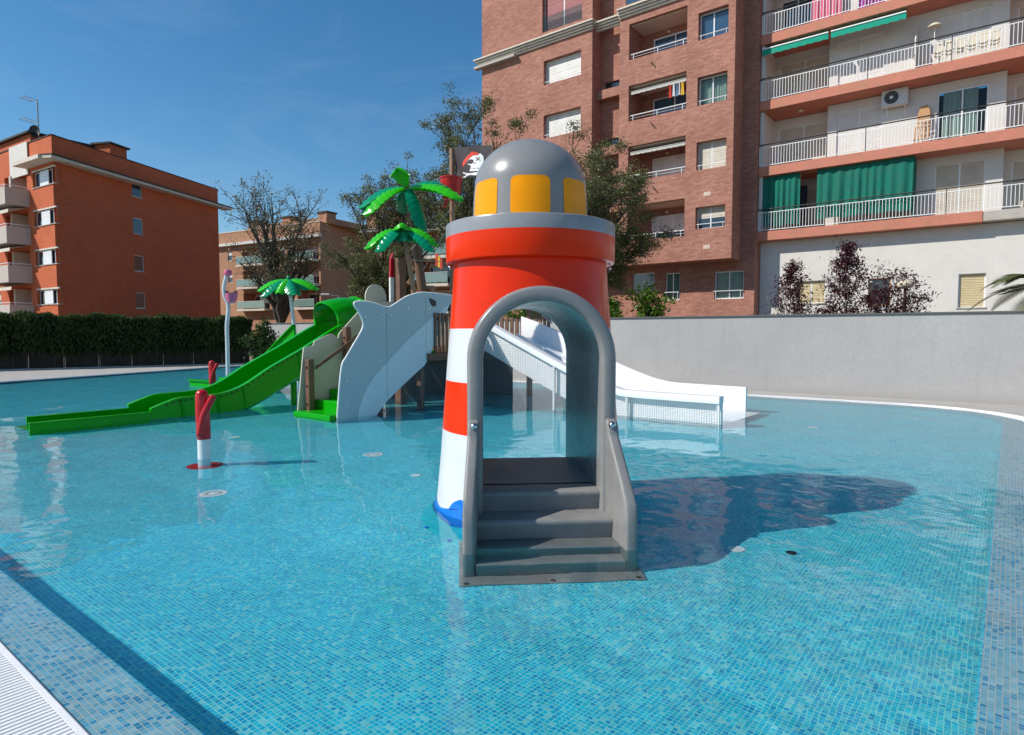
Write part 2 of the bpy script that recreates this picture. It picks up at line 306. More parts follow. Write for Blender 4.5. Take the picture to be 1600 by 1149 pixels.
M = dict(
 brick=brickmat('red_brick', (.455, .215, .155), (.345, .140, .098), (.31, .18, .145), .30, .086, .009),
 obrick=brickmat('orange_brick', (.58, .145, .060), (.50, .118, .048), (.46, .135, .062), .25, .07, .004, .1),
 tbrick=brickmat('tan_brick', (.45, .235, .14), (.38, .19, .11), (.42, .25, .17), .25, .07, .005, .12),
 plaster=mat('white_plaster', (.64, .615, .575), .85, var=.06, scale=1.2, bump=.15, bscale=60, grime=(.5, .46, .4, .35), gscale=.8),
 terra=mat('terracotta_paint', (.53, .195, .13), .75, var=.14, scale=2.5, bump=.15, grime=(.32, .2, .1, .75), gscale=.9),
 wallgrey=wallmat(),
 coping=mat('dark_coping', (.10, .10, .095), .8, var=.2, bump=.2),
 concrete=mat('pale_concrete', (.44, .40, .355), .85, var=.14, scale=3, bump=.3, bscale=70),
 stone=mat('cream_stone', (.62, .56, .47), .8, var=.1, scale=3, grime=(.3, .27, .22, .5)),
 deck=mat('deck_paving', (.40, .375, .345), .85, var=.1, scale=2, bump=.3, bscale=80, grime=(.3, .28, .25, .4)),
 earth=mat('dry_earth', (.22, .17, .11), .95, var=.3, scale=.6, bump=.4),
 gutter=mat('white_gutter', (.80, .80, .79), .4, var=.05, scale=5),
 wmetal=mat('white_metal', (.78, .78, .77), .4, var=.05),
 walum=mat('white_frame', (.74, .75, .76), .35, var=.04),
 dmetal=mat('dark_metal', (.03, .03, .032), .5, var=.2),
 gmetal=mat('grey_metal', (.35, .36, .37), .4, .6, var=.12),
 steel=mat('polished_steel', (.62, .62, .63), .18, 1.0, var=.05),
 shut=slatmat('white_shutter', (.70, .68, .64)), shutc=slatmat('cream_shutter', (.56, .51, .42)), shuty=slatmat('yellow_shutter', (.58, .47, .27), .07), shutr=slatmat('maroon_shutter', (.28, .05, .055)),
 glass=glassmat('dark_glass', (.022, .035, .05)), glassb=glassmat('blue_glass', (.03, .075, .13)), glassc=glassmat('clear_pane', (.05, .07, .08), .84), gglass=glassmat('green_balcony_glass', (.20, .31, .28), .15, .08),
 room=mat('dark_room', (.025, .023, .022), .9), curtain=mat('pale_curtain', (.80, .77, .68), .9, var=.1), roomred=mat('red_interior', (.20, .05, .035), .9),
 greencloth=mat('green_cloth', (.0, .145, .10), .85, var=.2, scale=3, bump=.2, bscale=120), awncloth=mat('grey_awning', (.46, .45, .41), .9, var=.1), tealawn=mat('teal_awning', (.0, .30, .20), .85, var=.1),
 redplast=mat('red_plastic', (.78, .030, .001), .2, var=.07, scale=2, spec=.22), whiteplast=mat('white_plastic', (.70, .70, .705), .28, var=.035, scale=2),
 slidewhite=mat('white_slide_plastic', (.82, .82, .82), .3, var=.05, scale=2),
 lhwhite=scummat('white_lighthouse_plastic', (.64, .645, .66)),
 grey=mat('grey_plastic', (.24, .238, .235), .26, var=.08, scale=2.2, bump=.03, bscale=12), rimgrey=mat('light_grey_plastic', (.27, .275, .285), .25, var=.05), treadgrey=mat('matt_grey_plastic', (.225, .218, .212), .5, var=.14, scale=5, bump=.15, bscale=220),
 yellow=mat('yellow_plastic', (.92, .33, .0), .25, var=.05, spec=.2), blue=mat('blue_print', (.0, .16, .62), .3, var=.05), cyan=mat('cyan_plastic', (.02, .50, .58), .35, var=.08),
 red=mat('glossy_red', (.50, .006, .012), .2, var=.06), lime=mat('green_slide_plastic', (.004, .34, .003), .22, var=.1, scale=1.5, spec=.25), lime2=mat('bright_green_leaf', (.03, .44, .006), .2, var=.1, scale=2, spec=.35), teal=mat('teal_green_leaf', (.001, .25, .11), .2, var=.12, scale=2, spec=.35),
 shark=mat('blue_grey_panel', (.47, .52, .53), .42, var=.04, scale=1.2), belly=mat('pale_grey_panel', (.68, .73, .75), .4, var=.04), tan=mat('beige_panel', (.52, .48, .37), .45, var=.05, scale=1.5), panelwhite=mat('panel_edge_white', (.78, .78, .76), .4), eye=mat('black_disc', (.012, .012, .015), .35),
 wood=mat('brown_post', (.16, .075, .042), .5, var=.2, scale=5, bump=.2), woodl=mat('tan_trunk', (.30, .17, .10), .5, var=.18, scale=6, bump=.2), net=mat('grey_net', (.30, .31, .32), .7), rearp=mat('dark_grey_panel', (.13, .12, .115), .7), rope=mat('grey_rope', (.40, .37, .33), .8),
 pole=mat('silver_pole', (.62, .64, .66), .3, .3, var=.05), pink=mat('pink_plastic', (.74, .15, .27), .3, var=.1), flagcloth=mat('dark_flag_cloth', (.045, .035, .042), .85, var=.25, scale=4), white=mat('white_print', (.75, .74, .74), .8, var=.05), redcl=mat('red_cloth', (.62, .06, .035), .85, var=.08), bluecl=mat('blue_cloth', (.22, .36, .55), .85, var=.1), yelcl=mat('yellow_cloth', (.74, .46, .05), .85, var=.1), pinkcl=mat('pink_cloth', (.62, .12, .22), .85, var=.2), purplecl=mat('purple_cloth', (.42, .05, .35), .85), darkcl=mat('dark_cloth', (.03, .03, .05), .9, var=.3),
 beigewood=mat('tan_wood', (.46, .24, .10), .6, var=.15), cream=mat('cream_plastic', (.62, .55, .42), .6, var=.1), greyplast=mat('grey_casing', (.62, .62, .60), .5, var=.05),
 bark=mat('tree_bark', (.085, .066, .05), .95, var=.35, scale=7, bump=.6, bscale=30), barkp=mat('plum_bark', (.05, .02, .022), .9, var=.2),
 leaf=leafmat('olive_leaf', (.065, .082, .022), (.19, .185, .065), .5), bareleaf=leafmat('dry_olive_leaf', (.075, .075, .03), (.20, .18, .08), .5), leafr=leafmat('russet_leaf', (.075, .055, .02), (.15, .105, .045)), plum=leafmat('purple_leaf', (.038, .008, .014), (.095, .022, .032), .4, .2), hedge=leafmat('cypress_leaf', (.016, .032, .008), (.085, .125, .02), .7, .3), citrus=leafmat('citrus_leaf', (.045, .12, .010), (.16, .26, .022), .35, .3), palm=leafmat('palm_leaflet', (.05, .075, .022), (.14, .16, .06), .45, .2),
 roof=mat('dark_roof_edge', (.045, .04, .037), .8, var=.2), balc=mat('balcony_render', (.50, .44, .385), .85, var=.08), salmon=mat('salmon_panel', (.63, .5, .4), .8),
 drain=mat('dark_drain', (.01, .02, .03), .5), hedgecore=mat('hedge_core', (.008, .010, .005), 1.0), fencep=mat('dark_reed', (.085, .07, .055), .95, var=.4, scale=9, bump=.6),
 floor=mosaicmat('pool_mosaic', [(0, (.001, .33, .56)), (.16, (.003, .43, .62)), (.48, (.01, .50, .63)), (.76, (.09, .56, .63)), (.92, (.20, .59, .62))], (.26, .70, .69), .026, .11),
 ledge=mosaicmat('ledge_mosaic', [(0, (.02, .26, .46)), (.09, (.07, .36, .52)), (.24, (.17, .43, .54)), (.60, (.24, .46, .55)), (.9, (.33, .50, .55))], (.58, .54, .47), .026, .08, .001),
 water=watermat(),
)
# ================================================================ setting: pool, deck, ground
def rounded(pts, rad, n=10):
    out = []; L = len(pts)
    for i in range(L):
        p0, p1, p2 = (Vector(pts[(i+k-1) % L]) for k in range(3)); a = (p0-p1).normalized(); b = (p2-p1).normalized(); r = rad[i]
        ang = a.angle(b); t = r/math.tan(ang/2); c = p1+(a+b).normalized()*(r/math.sin(ang/2)); s, e = p1+a*t, p1+b*t
        a0 = math.atan2(s.y-c.y, s.x-c.x); a1 = math.atan2(e.y-c.y, e.x-c.x); da = (a1-a0+math.pi) % (2*math.pi)-math.pi
        out += [(c.x+r*math.cos(a0+da*k/n), c.y+r*math.sin(a0+da*k/n)) for k in range(n+1)]
    return out
def pool(ins):                                       # pool outline moved inwards by ins
    L0 = Vector((-25.79, 5.86)); L1 = Vector((-29.49, 15.57)); dr = (L1-L0).normalized(); nn = Vector((dr.y, -dr.x)); L0 = L0+nn*ins
    def at(t): return (L0.x+dr.x*(t-L0.y)/dr.y, t)
    b, f, r = .875+ins*(.80 if ins > 0 else 1), 16.3-ins, .3-ins
    return rounded([at(b), (r, b), (r, f), at(f)], [max(.3, .6-ins), max(.2, .5-ins), 2.2-ins, max(.3, .6-ins)])
def ring_pts(poly, z): return [P.p(a, d, z) for a, d in poly]
def flat(name, outer, hole, z, m, **kw):
    mb = MB(); o = [P.p(a, d, z) for a, d in outer]; loops = [o]
    if hole: loops.append([P.p(a, d, z) for a, d in hole])
    allp = [p for l in loops for p in l]; mb.add(allp, [t for t in tessellate_polygon(loops)])
    return tag(mb.build(name, m), kind='structure', **kw)
big = [(-900, -400), (900, -400), (900, 1200), (-900, 1200)]
flat('ground', big, pool(-1.0), -.06, M['earth'])
flat('pool_deck', [(-60, -14), (26, -14), (26, 17.9), (-29.9, 17.9), (-60, 10)], pool(-.28), .014, M['deck'])
# floor + riser + ledge are sheets of their own
def clipd(poly, x, low):
    out = []
    for i in range(len(poly)):
        p, q = poly[i], poly[(i+1) % len(poly)]; ip = (p[1] <= x) == low; iq = (q[1] <= x) == low
        if ip: out.append(p)
        if ip != iq: k = (x-p[1])/(q[1]-p[1]); out.append((p[0]+k*(q[0]-p[0]), x))
    return out
def fz(d): return -.205 if d < 1.5 else -.205+(FLOOR+.205)*min(1, (d-1.5)/1.6)      # floor shelves down from the near edge
mb = MB(); fp = pool(.372)
for d0, d1 in ((0, 1.5), (1.5, 3.1), (3.1, 99)):
    q = clipd(clipd(fp, d0, False) if d0 else fp, d1, True); mb.add([P.p(a, d, fz(d)) for a, d in q], [tuple(range(len(q)))])
tag(mb.build('pool_floor', M['floor']), kind='structure')
mb = MB(); q0, q1, q2, q3 = pool(.36), pool(.372), pool(0), pool(0)
mb.sheet([ring_pts(q0, -.014), ring_pts(pool(.366), -.016), ring_pts(q1, -.024), [P.p(a, d, fz(d)-.001) for a, d in q1]], closed=True)
tag(mb.build('pool_step_riser', M['floor']), kind='structure')
mb = MB(); mb.sheet([ring_pts(q2, .0), ring_pts(q2, -.012), ring_pts(q0, -.014)], closed=True)
tag(mb.build('pool_ledge', M['ledge']), kind='structure')
# water surface: a fine grid with low ripples, so that it bends the light and the view like water
def water_sheet():
    tv = [.877]
    while tv[-1] < 16.29: tv.append(min(16.298, tv[-1]+(.034 if tv[-1] < 7.5 else .07)))
    su = [0.0]
    while su[-1] < 1: su.append(min(1, su[-1]+(.034 if su[-1]*27 < 7.5 else .11)/27))
    tv, su = np.array(tv), np.array(su); dx = -3.70/9.71
    xl = -25.79+.002+dx*(tv-5.86); k = np.clip((tv-14.1)/2.2, 0, 1); xr = .298-2.2*(1-np.sqrt(1-k*k))
    S = xr[:, None]+(xl-xr)[:, None]*su[None, :]; T = np.repeat(tv[:, None], len(su), 1); Z = np.zeros_like(S)
    r = np.random.default_rng(4)
    patch = .35+.65*(.5+.5*np.sin(S*.55+1.3*np.sin(T*.5))*np.sin(T*.62+.8+np.sin(S*.33)))
    for i in range(46):
        lam = .13*(1.9/.13)**r.random()**1.25; th = r.random()*6.283; kk = 6.283/lam; am = .0039*lam/6.283*(1.6 if lam < .35 else .85)
        fine = am*np.sin(kk*(S*math.cos(th)+T*math.sin(th))+r.random()*6.283+.6*np.sin(S*.9+T*.7+i)); Z += fine*(patch if lam < .6 else 1)
    X = S*P.r.x+T*P.n.x; Y = S*P.r.y+T*P.n.y; n, m_ = S.shape; co = np.stack([X, Y, Z], -1).reshape(-1, 3)
    idx = np.arange(n*m_).reshape(n, m_); f = np.stack([idx[:-1, :-1], idx[1:, :-1], idx[1:, 1:], idx[:-1, 1:]], -1).reshape(-1, 4); q = len(f)
    me = bpy.data.meshes.new('pool_water'); me.vertices.add(len(co)); me.vertices.foreach_set('co', co.ravel()); me.loops.add(q*4); me.loops.foreach_set('vertex_index', f.ravel().astype(np.int32))
    me.polygons.add(q); me.polygons.foreach_set('loop_start', np.arange(0, q*4, 4, dtype=np.int32)); me.polygons.foreach_set('loop_total', np.full(q, 4, dtype=np.int32)); me.polygons.foreach_set('use_smooth', [True]*q)
    me.materials.append(M['water']); me.update(calc_edges=True); o = bpy.data.objects.new('pool_water', me); COL.objects.link(o); tag(o, kind='structure')
    print('water', len(co), 'normal z', me.polygons[0].normal.z); o.cycles.is_caustics_caster = True
water_sheet()
# overflow gutter with its grating
mb = MB(); prof = [(0, -.03), (0, .006), (-.006, .010), (-.030, .010), (-.032, -.03), (-.25, -.03), (-.252, .014), (-.282, .016), (-.252, -.06)]
mb.sheet([ring_pts(pool(i), z) for i, z in prof], closed=True)
gut = tag(mb.build('pool_gutter', M['gutter']), kind='structure')
one = MB(); one.box(P, -1.62, -1.602, .627, .841, -.004, .008); sl0 = one.build('grate_slat', M['gutter'], gut)
for k in range(1, 110):
    again(sl0, P.r*(-.03*k), gut)
mb = MB()
for k in range(620): mb.box(P, -24+.036*k, -24+.036*k+.018, 16.334, 16.548, -.004, .008)
for k in range(330): mb.box(P, .334, .548, 2.0+.036*k, 2.018+.036*k, -.004, .008)
tag(mb.build('grate_bars', M['gutter'], gut), kind='stuff')
# ================================================================ boundary wall and hedge
gw = thing('garden_wall', 'long plain grey rendered wall with dark coping behind the pool', 'wall', P.p(-8, 17.6, 0))
mb = MB(); mb.box(P, -30.1, .45, 17.6, 17.85, -.1, 2.03); mb.build('wall_face', M['wallgrey'], gw)
mb = MB()
mb.box(P, -30.15, .449, 17.56, 17.9, 2.03, 2.075)
cps = mb.build('coping', M['coping'], gw, bevel=.006, seg=1)
mb = MB(); mb.box(P, .45, .85, 17.5, 17.95, -.1, 2.2); mb.build('end_pillar', M['concrete'], gw, bevel=.01)
mb = MB(); mb.box(P, .85, 24, 17.6, 17.85, -.1, 1.95); mb.build('wall_face', M['wallgrey'], gw)
def leafcloud(cen, nrm, size, asp=.5, spread=1.0, tilt=None):
    n = len(cen); t = rng.normal(size=(n, 3))
    if tilt is not None: t = t*spread+np.array(tilt)
    t /= np.linalg.norm(t, axis=1)[:, None]+1e-9
    b = np.cross(t, rng.normal(size=(n, 3))); b /= np.linalg.norm(b, axis=1)[:, None]+1e-9
    s = (np.asarray(size)*(.6+.8*rng.random(n)))[:, None]
    nn = np.cross(t, b)*s*.12
    return np.stack([cen-t*s*.5, cen+b*s*asp*.5+nn, cen+t*s*.5, cen-b*s*asp*.5+nn], axis=1)
def quads_obj(name, q, m, parent, extra=None):
    off = np.array(parent_world(parent)); q = q.reshape(-1, 3)-off; n = len(q)//4
    me = bpy.data.meshes.new(name); me.vertices.add(len(q)); me.vertices.foreach_set('co', q.ravel())
    me.loops.add(n*4); me.loops.foreach_set('vertex_index', np.arange(n*4, dtype=np.int32))
    me.polygons.add(n); me.polygons.foreach_set('loop_start', np.arange(0, n*4, 4, dtype=np.int32)); me.polygons.foreach_set('loop_total', np.full(n, 4, dtype=np.int32))
    me.materials.append(m); me.update(); me.validate()
    o = bpy.data.objects.new(name, me); COL.objects.link(o); o.parent = parent; return o
def hedge_run():
    A = Vector((-37.0, 15.8)); B = Vector((-13.1, 32.2)); Lh = (B-A).length; fr = Frame(A, B-A)
    h = thing('hedge', 'tall clipped dark cypress hedge behind the left pool deck', 'hedge', fr.p(Lh/2, .6, 0))
    mb = MB(); n = 120
    def front(a, z): return .25*math.sin(a*1.7)+.16*math.sin(a*3.9+z*2)+(.30 if z < 1.0 else 0.)
    top = lambda a: 2.55-.25*a/Lh+.05*math.sin(a*2.3)
    rows = []
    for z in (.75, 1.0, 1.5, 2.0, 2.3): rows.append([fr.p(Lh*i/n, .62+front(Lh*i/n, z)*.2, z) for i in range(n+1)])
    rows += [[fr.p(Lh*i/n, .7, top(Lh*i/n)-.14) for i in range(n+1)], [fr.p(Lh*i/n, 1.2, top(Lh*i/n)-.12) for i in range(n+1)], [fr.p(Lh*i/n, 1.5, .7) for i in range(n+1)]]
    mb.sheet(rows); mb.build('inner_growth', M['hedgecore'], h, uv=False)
    n = 60000; a = rng.random(n)*Lh; top_ = 2.55-.25*a/Lh+.06*np.sin(a*2.3)+.05*np.sin(a*7.1)
    kind = rng.random(n); z = .55+rng.random(n)**.8*(top_-.55); d = .12+.16*np.sin(a*1.7+z)+.08*np.sin(a*5.3)+rng.random(n)*.35
    z = np.where(z < .9, z+.35*(np.sin(a*2.9) > 0)*rng.random(n), z)
    tp = kind > .62; z = np.where(tp, top_-rng.random(n)*.14+.05*rng.random(n), z); d = np.where(tp, .12+rng.random(n)*1.25, d)
    r_, n_ = np.array(fr.r), np.array(fr.n); c = np.array(fr.o)[None]+a[:, None]*r_+d[:, None]*n_; c[:, 2] = z
    quads_obj('foliage', leafcloud(c, None, .17, .32, .45, (0, 0, .9)), M['hedge'], h)
    for k in range(38):
        mb = MB(); x = .3+Lh*k/38+random.uniform(-.15, .15); mb.tube([fr.p(x, .7, -.05), fr.p(x+random.uniform(-.06, .06), .68, .5), fr.p(x+random.uniform(-.1, .1), .7, 1.3)], [.055, .045, .035], 6); mb.build('trunk', M['bark'], h, smooth=60, uv=False)
    f = thing('reed_fence', 'low dark reed screen along the foot of the hedge', 'fence', fr.p(Lh/2, 1.0, 0))
    npan = 22; wpan = Lh/npan
    for k in range(npan):
        mb = MB(); mb.box(fr, k*wpan+.03, (k+1)*wpan-.03, .98+.01*(k % 2), 1.01+.01*(k % 2), .0, .95+random.uniform(-.04, .04)); mb.build('reed_panel', M['fencep'], f)
        mb = MB(); mb.box(fr, k*wpan-.025, k*wpan+.025, .93, .98, -.05, 1.02); mb.build('post', M['fencep'], f)
    return fr
HF = hedge_run()
mb = MB(); mb.box(HF, 0, 28.6, -.12, .02, -.05, .07); tag(mb.build('kerb', M['concrete'], None, bevel=.01), kind='structure')
# ================================================================ building helpers
def wframe(mb, fr, a0, a1, z0, z1, d, w=.06, t=.05, mull=(), trans=()):
    mb.box(fr, a0, a0+w, d, d+t, z0, z1); mb.box(fr, a1-w, a1, d, d+t, z0, z1); mb.box(fr, a0+w, a1-w, d, d+t, z0, z0+w); mb.box(fr, a0+w, a1-w, d, d+t, z1-w, z1)
    for x in mull: mb.box(fr, a0+(a1-a0)*x-w*.45, a0+(a1-a0)*x+w*.45, d-.004, d+t-.004, z0+w, z1-w)
    for y in trans: mb.box(fr, a0+w, a1-w, d+.003, d+t-.003, z0+(z1-z0)*y-w*.4, z0+(z1-z0)*y+w*.4)
def window(par, fr, a0, a1, z0, z1, d, mull=(.5,), fm='walum', gm='glass', shut=None, drop=1.0, rail=0, curtain=None, sill=None, trans=(), railm='wmetal', tilt=0):
    """frame (part) > pane, shutter, rail, curtain, sill (sub-parts); d is the depth of the frame face"""
    mb = MB(); wframe(mb, fr, a0, a1, z0, z1, d, mull=mull, trans=trans); f = mb.build('window', M[fm], par)
    xs = [0, *mull, 1]
    for i in range(len(xs)-1):
        mb = MB(); p0, p1 = a0+(a1-a0)*xs[i]+.03, a0+(a1-a0)*xs[i+1]-.03
        mb.box(fr, p0, p1, d+.018, d+.030, z0+.03, z1-.03); mb.build('pane', M[gm], f)
    if curtain:
        mb = MB(); c0, c1 = curtain; n = 40; x0, x1 = a0+(a1-a0)*c0, a0+(a1-a0)*c1
        mb.sheet([[fr.p(x0+(x1-x0)*i/n, d+.14+.035*math.sin(i*1.9)+.02*math.sin(i*.7), z) for i in range(n+1)] for z in (z0+.05, z1-.05)]); mb.build('curtain', M['curtain'], f, smooth=70)
        mb = MB(); mb.box(fr, a0, a1, d+.5, d+.55, z0, z1); mb.build('room_wall', M['room'], f)
    if shut:
        zb = z1-(z1-z0)*drop
        nsl = max(6, int((z1-zb)/.11)); hh = (z1-zb-.06)/nsl
        for i in range(len(xs)-1):
            p0, p1 = a0+(a1-a0)*xs[i]+(.055 if i == 0 else .03), a0+(a1-a0)*xs[i+1]-(.055 if i == len(xs)-2 else .03); mb = MB()
            for k in range(nsl): mb.box(fr, p0, p1, d-.002-(.004 if k % 2 else 0), d+.016, zb+.03+k*hh+.006, zb+.03+(k+1)*hh)
            mb.build('shutter', M[shut], f)
    if rail:
        mb = MB(); mb.tube([fr.p(a0+.004, d-.2, z0+rail), fr.p(a1-.004, d-.2, z0+rail)], .018, 6)
        for x in (.08, .92): mb.tube([fr.p(a0+(a1-a0)*x, d-.2, z0), fr.p(a0+(a1-a0)*x, d-.2, z0+rail)], .014, 6)
        mb.build('rail', M[railm], f, smooth=40)
    if sill:
        mb = MB(); mb.box(fr, a0-.05, a1+.05, d-sill, d+.0, z0-.05, z0+.004); mb.build('sill', M['concrete'], f)
    return f
def dark_back(par, fr, a0, a1, z0, z1, d, m='room', name='room_wall'):
    mb = MB(); mb.quad(fr.p(a0, d, z0), fr.p(a1, d, z0), fr.p(a1, d, z1), fr.p(a0, d, z1)); return mb.build(name, M[m], par)
# ================================================================ red brick block (centre right)
rb = thing('brick_block', 'tall red brick apartment block with recessed balconies behind the lighthouse', 'apartment block', P.p(-17, 30, 0))
D0, DN, DB = 29.0, 29.95, 30.3
fl = [(15.08, 16.32), (12.12, 13.42), (9.17, 10.45), (6.45, 7.46)]
bz = [(15.12, 16.86), (12.14, 13.87), (9.18, 10.9), (6.2, 7.96)]
wzA = [(15.12, 16.42), (12.26, 13.5), (9.2, 10.5), (6.3, 7.5)]
topz = 22.2
mb = MB()
mb.wall(P, -25.05, -17.52, 5.0, topz, D0, [(-20.6, -18.2, a, b, .32) for a, b in wzA]+[(-20.7, -18.15, 17.95, 20.1, .3)])
mb.wall(P, -15.92, -10.12, 5.0, topz, D0, [(-15.4, -12.38, a, b, 1.5) for a, b in bz]+[(-11.84, -10.44, a, b, .32) for a, b in fl]+[(-15.6, -12.4, 17.85, 20.0, 1.2), (-11.84, -10.44, 18.0, 19.3, .17)])
mb.wall(P, -17.52, -15.92, 5.0, topz, DN, [(-17.3, -16.0, z, z+.5, .14) for z in (17.55, 14.25, 11.3, 8.35)])
mb.wall(P, -25.05, -9.47, -.1, 5.0, DB, [(-15.77, -14.5, 3.69, 4.7, .16), (-13.9, -13.13, 3.23, 4.62, .16), (-11.37, -9.96, 3.21, 4.54, .16), (-17.28, -16.5, 2.62, 3.23, .16)])
mb.wall(P, -10.12, -9.47, 5.0, topz, DB)
for a, d0, d1 in ((-17.52, D0, DN), (-10.12, D0, DB)): mb.quad(P.p(a, d0, 5.0), P.p(a, d1, 5.0), P.p(a, d1, topz), P.p(a, d0, topz))
mb.quad(P.p(-15.92, DN, 5.0), P.p(-15.92, D0, 5.0), P.p(-15.92, D0, topz), P.p(-15.92, DN, topz))
mb.quad(P.p(-25.05, 41, -.1), P.p(-25.05, DB, -.1), P.p(-25.05, DB, topz), P.p(-25.05, 41, topz)); mb.quad(P.p(-25.05, DB, 5.0), P.p(-25.05, D0, 5.0), P.p(-25.05, D0, topz), P.p(-25.05, DB, topz))
mb.quad(P.p(-9.47, DB, -.1), P.p(-9.47, 41, -.1), P.p(-9.47, 41, topz), P.p(-9.47, DB, topz)); mb.quad(P.p(-9.47, 41, -.1), P.p(-25.05, 41, -.1), P.p(-25.05, 41, topz), P.p(-9.47, 41, topz))
mb.quad(P.p(-25.05, D0, 5.0), P.p(-10.12, D0, 5.0), P.p(-10.12, DB, 5.0), P.p(-25.05, DB, 5.0))
for a, b in bz: mb.quad(P.p(-15.4, D0+1.5, a), P.p(-12.38, D0+1.5, a), P.p(-12.38, D0+1.5, b), P.p(-15.4, D0+1.5, b))
mb.build('wall', M['brick'], rb, fix=False)
for a, b in bz:   # pale soffits
    mb = MB(); mb.box(P, -15.38, -12.40, D0+.2, D0+1.49, b-.05, b-.004); mb.build('soffit', M['salmon'], rb)
mb = MB(); mb.quad(P.p(-25.05, D0, topz), P.p(-9.47, D0, topz), P.p(-9.47, 41, topz), P.p(-25.05, 41, topz)); mb.build('roof', M['roof'], rb)
def cornice(z, segs):
    mb = MB()
    for a0, a1, d in segs:
        for k in range(4):
            o = .10+.09*k; mb.box(P, a0-(o if a0 < -20 else 0), a1+(o*.6 if a1 > -18 and a1 < -17 else 0), d-o, d+.02+.0*k, z+.105*k, z+.105*k+.078)
            if k < 3: mb.box(P, a0-(.04 if a0 < -20 else 0), a1, d-o+.05, d+.019, z+.105*k+.078, z+.105*(k+1))
    return mb.build('cornice', M['stone'], rb)
cornice(17.22, [(-25.05, -17.52, D0), (-15.92, -12.2, D0)]); cornice(17.22, [(-17.52, -15.94, DN-.5)]); cornice(21.2, [(-25.05, -10.1, D0)])
mb = MB(); mb.box(P, -25.4, -22.4, D0-.33, D0-.001, 17.08, 17.218); mb.build('cornice_bed', M['concrete'], rb)
for z in (14.25, 11.3, 8.35):
    mb = MB(); mb.box(P, -17.5, -15.94, DN-.5, DN-.002, z-.48, z-.03); mb.build('brick_sill_band', M['brick'], rb)
for i, (a, b) in enumerate(wzA): window(rb, P, -20.6, -18.2, a, b, D0+.27, shut='shut' if i == 0 else 'shutc' if i > 1 else 'shut', rail=.18)
window(rb, P, -20.7, -18.15, 17.95, 20.1, D0+.25, gm='glass', shut='shutr', drop=1.0)
mb = MB(); mb.box(P, -20.7, -18.15, D0+.03, D0+.045, 17.97, 18.75); mb.build('glass_balustrade', M['glassc'], rb)
for z in (17.55, 14.25, 11.3, 8.35): window(rb, P, -17.3, -16.0, z, z+.5, DN+.09, mull=(), gm='glass', fm='dmetal')
for i, (a, b) in enumerate(fl):
    window(rb, P, -11.84, -10.44, a, b, D0+.27, mull=(.46,), gm='glassb' if i < 1 else 'glassc' if i == 1 else 'glass', shut=None if i < 2 else 'shutc', drop=1.0 if i == 2 else .55, rail=.22, curtain=(.0, .95) if i == 1 else None)
window(rb, P, -11.84, -10.44, 18.0, 19.3, D0+.12, shut='shut')
for i, (a, b) in enumerate(bz):
    zf = a-.75; mb = MB(); mb.box(P, -15.39, -12.39, D0+.02, D0+1.49, a-.85, a-.60); mb.build('balcony_floor', M['concrete'], rb)
    window(rb, P, -14.75, -12.5, a-.55, b-.42, D0+1.42, mull=(.52,), shut='shut' if i > 1 else None, drop=1.0 if i == 2 else .45, gm='glassb')
    mb = MB(); mb.tube([P.p(-15.39, D0+.1, a+.28), P.p(-12.39, D0+.1, a+.28)], .025, 6); mb.tube([P.p(-15.39, D0+.1, a+.14), P.p(-12.39, D0+.1, a+.14)], .008, 6)
    for x in (-15.2, -13.9, -12.6): mb.tube([P.p(x, D0+.1, a), P.p(x, D0+.1, a+.28)], .02, 6)
    mb.build('balcony_rail', M['wmetal'], rb, smooth=40)
    mb = MB(); mb.box(P, -14.0, -13.85, D0+1.38, D0+1.48, b-.3, b-.2); mb.build('wall_lamp', M['cream'], rb, bevel=.02)
    if i in (1, 2):
        mb = MB(); n = 24; fr_ = lambda x, d, z: P.p(-15.34+2.9*x, d, z)
        mb.sheet([[fr_(k/n, D0+1.0, b-.07) for k in range(n+1)], [fr_(k/n, D0+.12, b-.28) for k in range(n+1)], [fr_(k/n, D0+.10, b-.40-.03*abs(math.sin(k*1.3))) for k in range(n+1)]])
        mb.tube([P.p(-15.34, D0+.12, b-.28), P.p(-12.44, D0+.12, b-.28)], .025, 6); mb.build('awning', M['awncloth'], rb, fix=False)
    if i < 3:
        x, z = P.px((1020, 1020, 1023)[i], (100, 195, 295)[i], D0); mb = MB(); mb.tube([P.p(x-.1, D0, z+.1), P.p(x, D0-.12, z), P.p(x+.05, D0-.16, z-.05)], .03, 6); mb.build('drain_spout', M['dmetal'], rb)
mb = MB(); mb.box(P, -15.6, -12.4, D0+.02, D0+.04, 17.87, 18.7); mb.build('glass_balustrade', M['glassb'], rb); dark_back(rb, P, -15.6, -12.4, 17.85, 20, D0+1.2)
window(rb, P, -15.77, -14.5, 3.69, 4.7, DB+.11, gm='glass', rail=.0); window(rb, P, -13.9, -13.13, 3.23, 4.62, DB+.11, gm='glassc', curtain=(.05, .95), rail=.4)
window(rb, P, -11.37, -9.96, 3.21, 4.54, DB+.11, gm='glassc', curtain=(.04, .96), rail=.38); window(rb, P, -17.28, -16.5, 2.62, 3.23, DB+.11, mull=(), fm='dmetal')
for i, (x, y) in enumerate(((1105, 303), (1104, 386))):
    a, z = P.px(x, y, D0); mb = MB(); mb.box(P, a-.16, a+.16, D0-.012, D0-.001, z-.09, z+.09); mb.build('wall_vent', M['salmon'], rb)
cl = [('red towel drying at the left end of the line on the brick balcony', 'redcl', .16), ('white towel drying beside the red one on the brick balcony', 'white', .13), ('pale blue shirt drying on the brick balcony line', 'bluecl', .12), ('white cloth drying between the pale blue and yellow laundry', 'white', .10), ('yellow towel drying at the right end of the brick balcony line', 'yelcl', .17)]
x = -13.25
